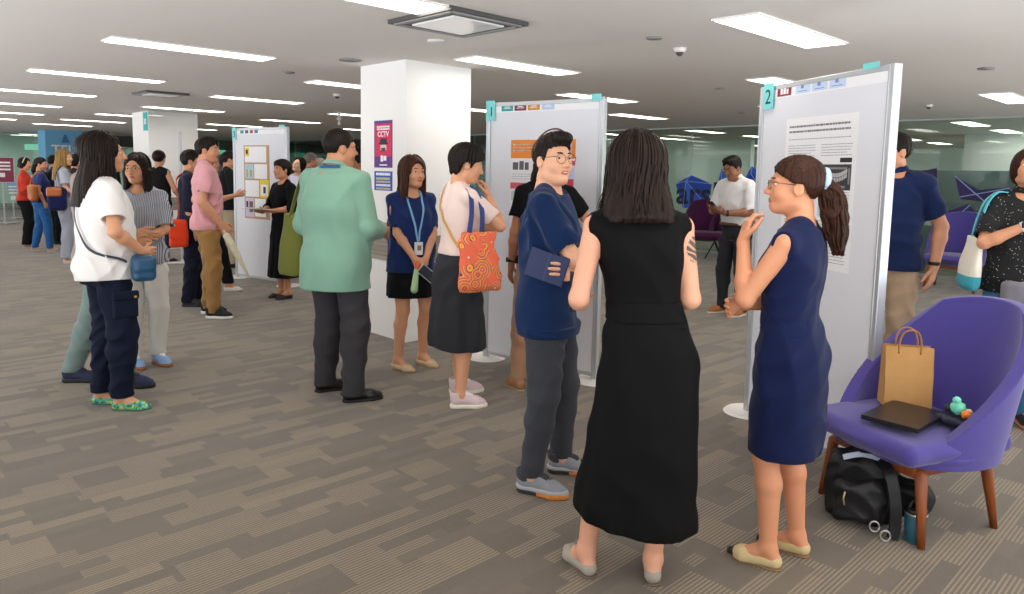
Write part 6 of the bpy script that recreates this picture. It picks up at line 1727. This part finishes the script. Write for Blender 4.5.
# brown paper bag
n = NT('kraft_paper'); co = n.coord(); n.set(col=n.mix(n.noise(6, 4, co), lin('#c79a62'), lin('#b48650')), rough=.75, spec=.2); n.bump(n.noise(9, 5, co), .5, .012); m_kraft = n.m
bw, bd, bh = .20, .095, .27
o = thing('paper_bag', 'brown kraft paper carrier bag standing on the purple chair', 'paper bag', onseat(.10, -.06), CHY+D(180)-D(58))
vs = []; rng = random.Random(3)
rings = [(0, 1, 1), (.02, 1, 1), (.25, .99, .96), (.5, .985, .84), (.75, .99, .64), (1, 1.0, .50)]
V = []; F_ = []
nu = 24
for t, kx, ky in rings:
    for i in range(nu):
        # rectangle with side gussets folding in towards the top
        s4 = i/nu*4; e = int(s4); u = s4-e
        c = [(-1, -1), (1, -1), (1, 1), (-1, 1)]; a, b = c[e], c[(e+1) % 4]
        x, y = a[0]+(b[0]-a[0])*u, a[1]+(b[1]-a[1])*u
        if e in (1, 3): x *= 1-.30*t*(1-abs(2*u-1))
        V.append((x*bw/2*kx+rng.uniform(-1, 1)*.0016, y*bd/2*ky+rng.uniform(-1, 1)*.0022, t*bh))
for r in range(len(rings)-1):
    for i in range(nu): F_.append((r*nu+i, r*nu+(i+1) % nu, (r+1)*nu+(i+1) % nu, (r+1)*nu+i))
F_.append(tuple(range(nu))[::-1])
ob = mesh('bag_body', V, F_, m_kraft, o, smooth=False)
sd_ = ob.modifiers.new('thick', 'SOLIDIFY'); sd_.thickness = .0015
for sy in (1, -1):
    pts = [(-.045, sy*.026, bh-.03), (-.045, sy*.026, bh+.02), (-.03, sy*.030, bh+.065), (0, sy*.036, bh+.078), (.03, sy*.030, bh+.065), (.045, sy*.026, bh+.02), (.045, sy*.026, bh-.03)]
    v, f = tube_vf(curve_pts(pts, 24), .0042, 6); mesh('handle', v, f, plain('#a8763f', .7, 'twisted_paper'), o)
# laptop
o = thing('laptop', 'closed black laptop lying on the purple chair seat', 'laptop', onseat(-.06, .12, .008), CHY+D(70)); 
bm = bmesh.new(); box(bm, (0, 0, .007), (.33, .225, .012)); bm_obj('base', bm, plain('#15161a', .35, 'black_laptop_case'), o, bevel=.003)
bm = bmesh.new(); box(bm, (0, 0, .0165), (.33, .225, .006)); bm_obj('lid', bm, plain('#1b1c22', .28, 'black_laptop_lid'), o, bevel=.002)
bm = bmesh.new(); box(bm, (0, .115, .011), (.22, .006, .010)); bm_obj('hinge', bm, m_black, o)
# small toy and a dark pouch
p = onseat(-.185, -.03, .0)
o = thing('pouch', 'dark navy pouch beside the closed laptop', 'pouch', p+A3((0, 0, .0)), CHY)
gr = build(plus([rbox((0, 0, .022), (.085, .055, .022), .02)], 0), .004, wr=.004, freq=40); V, Fc = gr.surf(); mesh('pouch_body', V, Fc, plain('#1d2233', .6, 'navy_nylon'), o)
o = thing('trinket', 'small mint and orange trinket on the dark pouch', 'toy', p+A3((.0, 0, .046)), CHY)
for nm, c, r, colr in (('mint_body', (0, 0, .022), (.026, .02, .022), '#6fd3b3'), ('mint_top', (.004, .004, .046), (.014, .012, .012), '#7fe0c4'), ('orange_piece', (-.035, .012, .014), (.020, .014, .014), '#e07f2f'), ('cream_piece', (-.015, -.022, .012), (.016, .012, .011), '#e6dccb'), ('black_piece', (.036, -.006, .012), (.018, .014, .012), '#22252c')):
    gr = build(plus([ell(A3(c)*1.35, A3(r)*1.35)], 0), .004, wr=.003, freq=60); V, Fc = gr.surf(); mesh(nm, V, Fc, plain(colr, .45, 'toy_plastic'), o)
# black backpack on the floor by the chair
p = at(861, 523); p[2] = 0
nyl = NT('black_nylon'); nz = nyl.noise(14, 5); nyl.set(col=nyl.mix(nz, lin('#0b0b0d'), lin('#1b1b1f')), rough=.5, spec=.4); nyl.bump(nz, .5, .01); m_nyl = nyl.m
o = thing('backpack', 'black nylon backpack slumped on the carpet under the purple chair', 'backpack', p, D(20))
gr = build(plus([rbox((0, .05, .155), (.145, .085, .155), .06)], 0)+plus([ell((.03, .10, .29), (.10, .08, .06))], .04), .006, wr=.016, seed=4, freq=18); V, Fc = gr.surf(); mesh('bag_body', V, Fc, m_nyl, o)
gr = build(plus([rbox((-.02, -.045, .115), (.105, .045, .095), .04)], 0), .006, wr=.010, seed=6, freq=26); V, Fc = gr.surf(); mesh('front_pocket', V, Fc, m_nyl, o)
gr = build(plus([rbox((.17, .02, .14), (.09, .075, .075), .04, rotm(D(25)))], 0), .006, wr=.012, seed=8, freq=22); V, Fc = gr.surf(); mesh('side_flap', V, Fc, m_nyl, o)
strap('strap', [(.03, .02, .31), (.08, -.08, .27), (.105, -.115, .16), (.11, -.12, .06), (.10, -.13, .012)], .045, .010, m_nyl, o, face=(.3, -1, 0))
strap('strap', [(-.06, .02, .31), (.0, -.03, .335), (.07, -.02, .33), (.12, .03, .30)], .035, .008, m_nyl, o, face=(0, -.4, 1))
strap('lining', [(-.09, -.03, .29), (-.02, -.035, .315), (.06, -.02, .30)], .022, .005, plain('#aab4c9', .6, 'pale_lining'), o, face=(0, -1, .6))
v, f = tube_vf([(-.08, -.095, .165), (-.085, -.098, .14), (-.08, -.098, .11)], .004, 6); mesh('zip_pull', v, f, plain('#b9a878', .4, 'zip', metal=.6), o)
prt = []
for c in ((.035, -.125, .05), (.075, -.14, .025)):
    prt.append(tube_vf([A3(c)+A3((.018*cos(a), 0, .022*sin(a))) for a in np.linspace(0, 2*pi, 17)], .0035, 6))
v, f = merge(prt); mesh('buckle', v, f, plain('#c9c9cc', .3, 'steel_ring', metal=.8), o)
# bottle
p = at(914, 541); p[2] = 0
o = thing('tumbler', 'teal insulated tumbler standing beside the chair leg', 'bottle', p, 0)
def lathe(prof, n=32):
    V = []; F = []
    for r, z in prof:
        for i in range(n): V.append((r*cos(2*pi*i/n), r*sin(2*pi*i/n), z))
    for k in range(len(prof)-1):
        for i in range(n): F.append((k*n+i, k*n+(i+1) % n, (k+1)*n+(i+1) % n, (k+1)*n+i))
    F.append(tuple(range(n))[::-1]); F.append(tuple((len(prof)-1)*n+i for i in range(n)))
    return V, F
v, f = lathe([(.034, 0), (.038, .004), (.0405, .06), (.042, .11), (.042, .118)]); mesh('cup', v, f, plain('#2c5a6e', .4, 'teal_enamel', var=.05), o)
v, f = lathe([(.0425, .117), (.0428, .123)]); mesh('rim', v, f, m_steel, o)
v, f = lathe([(.041, .123), (.041, .137), (.036, .142), (.012, .142), (.010, .146)]); mesh('lid', v, f, plain('#17181b', .4, 'black_lid'), o)
v, f = tube_vf(curve_pts([(-.03, 0, .14), (-.02, 0, .166), (.0, 0, .175), (.02, 0, .166), (.03, 0, .14)], 16), .006, 6); mesh('handle', v, f, plain('#17181b', .4, 'black_lid'), o)


# white fitting hanging from the ceiling left of the pillar
p = at(339, 112, CEIL)
o = thing('ceiling_fitting', 'slim white stepped fitting hanging from the ceiling left of the white pillar', 'ceiling fitting', p)
v, f = lathe([(.05, -.004), (.05, -.03), (.018, -.034), (.018, -.09), (.034, -.094), (.034, -.12), (.016, -.124), (.016, -.17), (.026, -.174), (.022, -.20), (.004, -.215)], 16); mesh('stem', v, f, m_wpl, o)
bm = bmesh.new(); bmesh.ops.create_cone(bm, cap_ends=True, segments=16, radius1=.06, radius2=.06, depth=.012); bmesh.ops.translate(bm, verts=bm.verts, vec=(0, 0, -.006)); bm_obj('ceiling_rose', bm, m_wpl, o, True)
# purple paper plane on the far glass
def on_v(px, py, v):
    d = _fw+(px-512)/F_PX*_R+(py-CY)/F_PX*_D; t = v/(d[:2] @ EL); q = d*t; return A3((q[0], q[1], q[2]+CAMH))


P3 = [on_v(x, y, 26.02) for x, y in ((220, 160), (229, 171), (226, 176), (221, 178), (223, 170))]
o = thing('plane_sticker', 'bright purple paper plane sticker on far glass behind the pink polo', 'sticker', P3[0])
n3 = A3((EL[0], EL[1], 0))*.004
V = [q-P3[0] for q in P3]+[q-P3[0]+n3 for q in P3]; k_ = len(P3)
mesh('facet', V, [tuple(range(k_)), tuple(range(2*k_-1, k_-1, -1))]+[(i, k_+i, k_+(i+1) % k_, (i+1) % k_) for i in range(k_)], col('#8a2a9c'), o, False)
bm = bmesh.new(); box(bm, (0, 0, 0), (.02, .02, .02)); bm_obj('fixing', bm, m_steel, o)
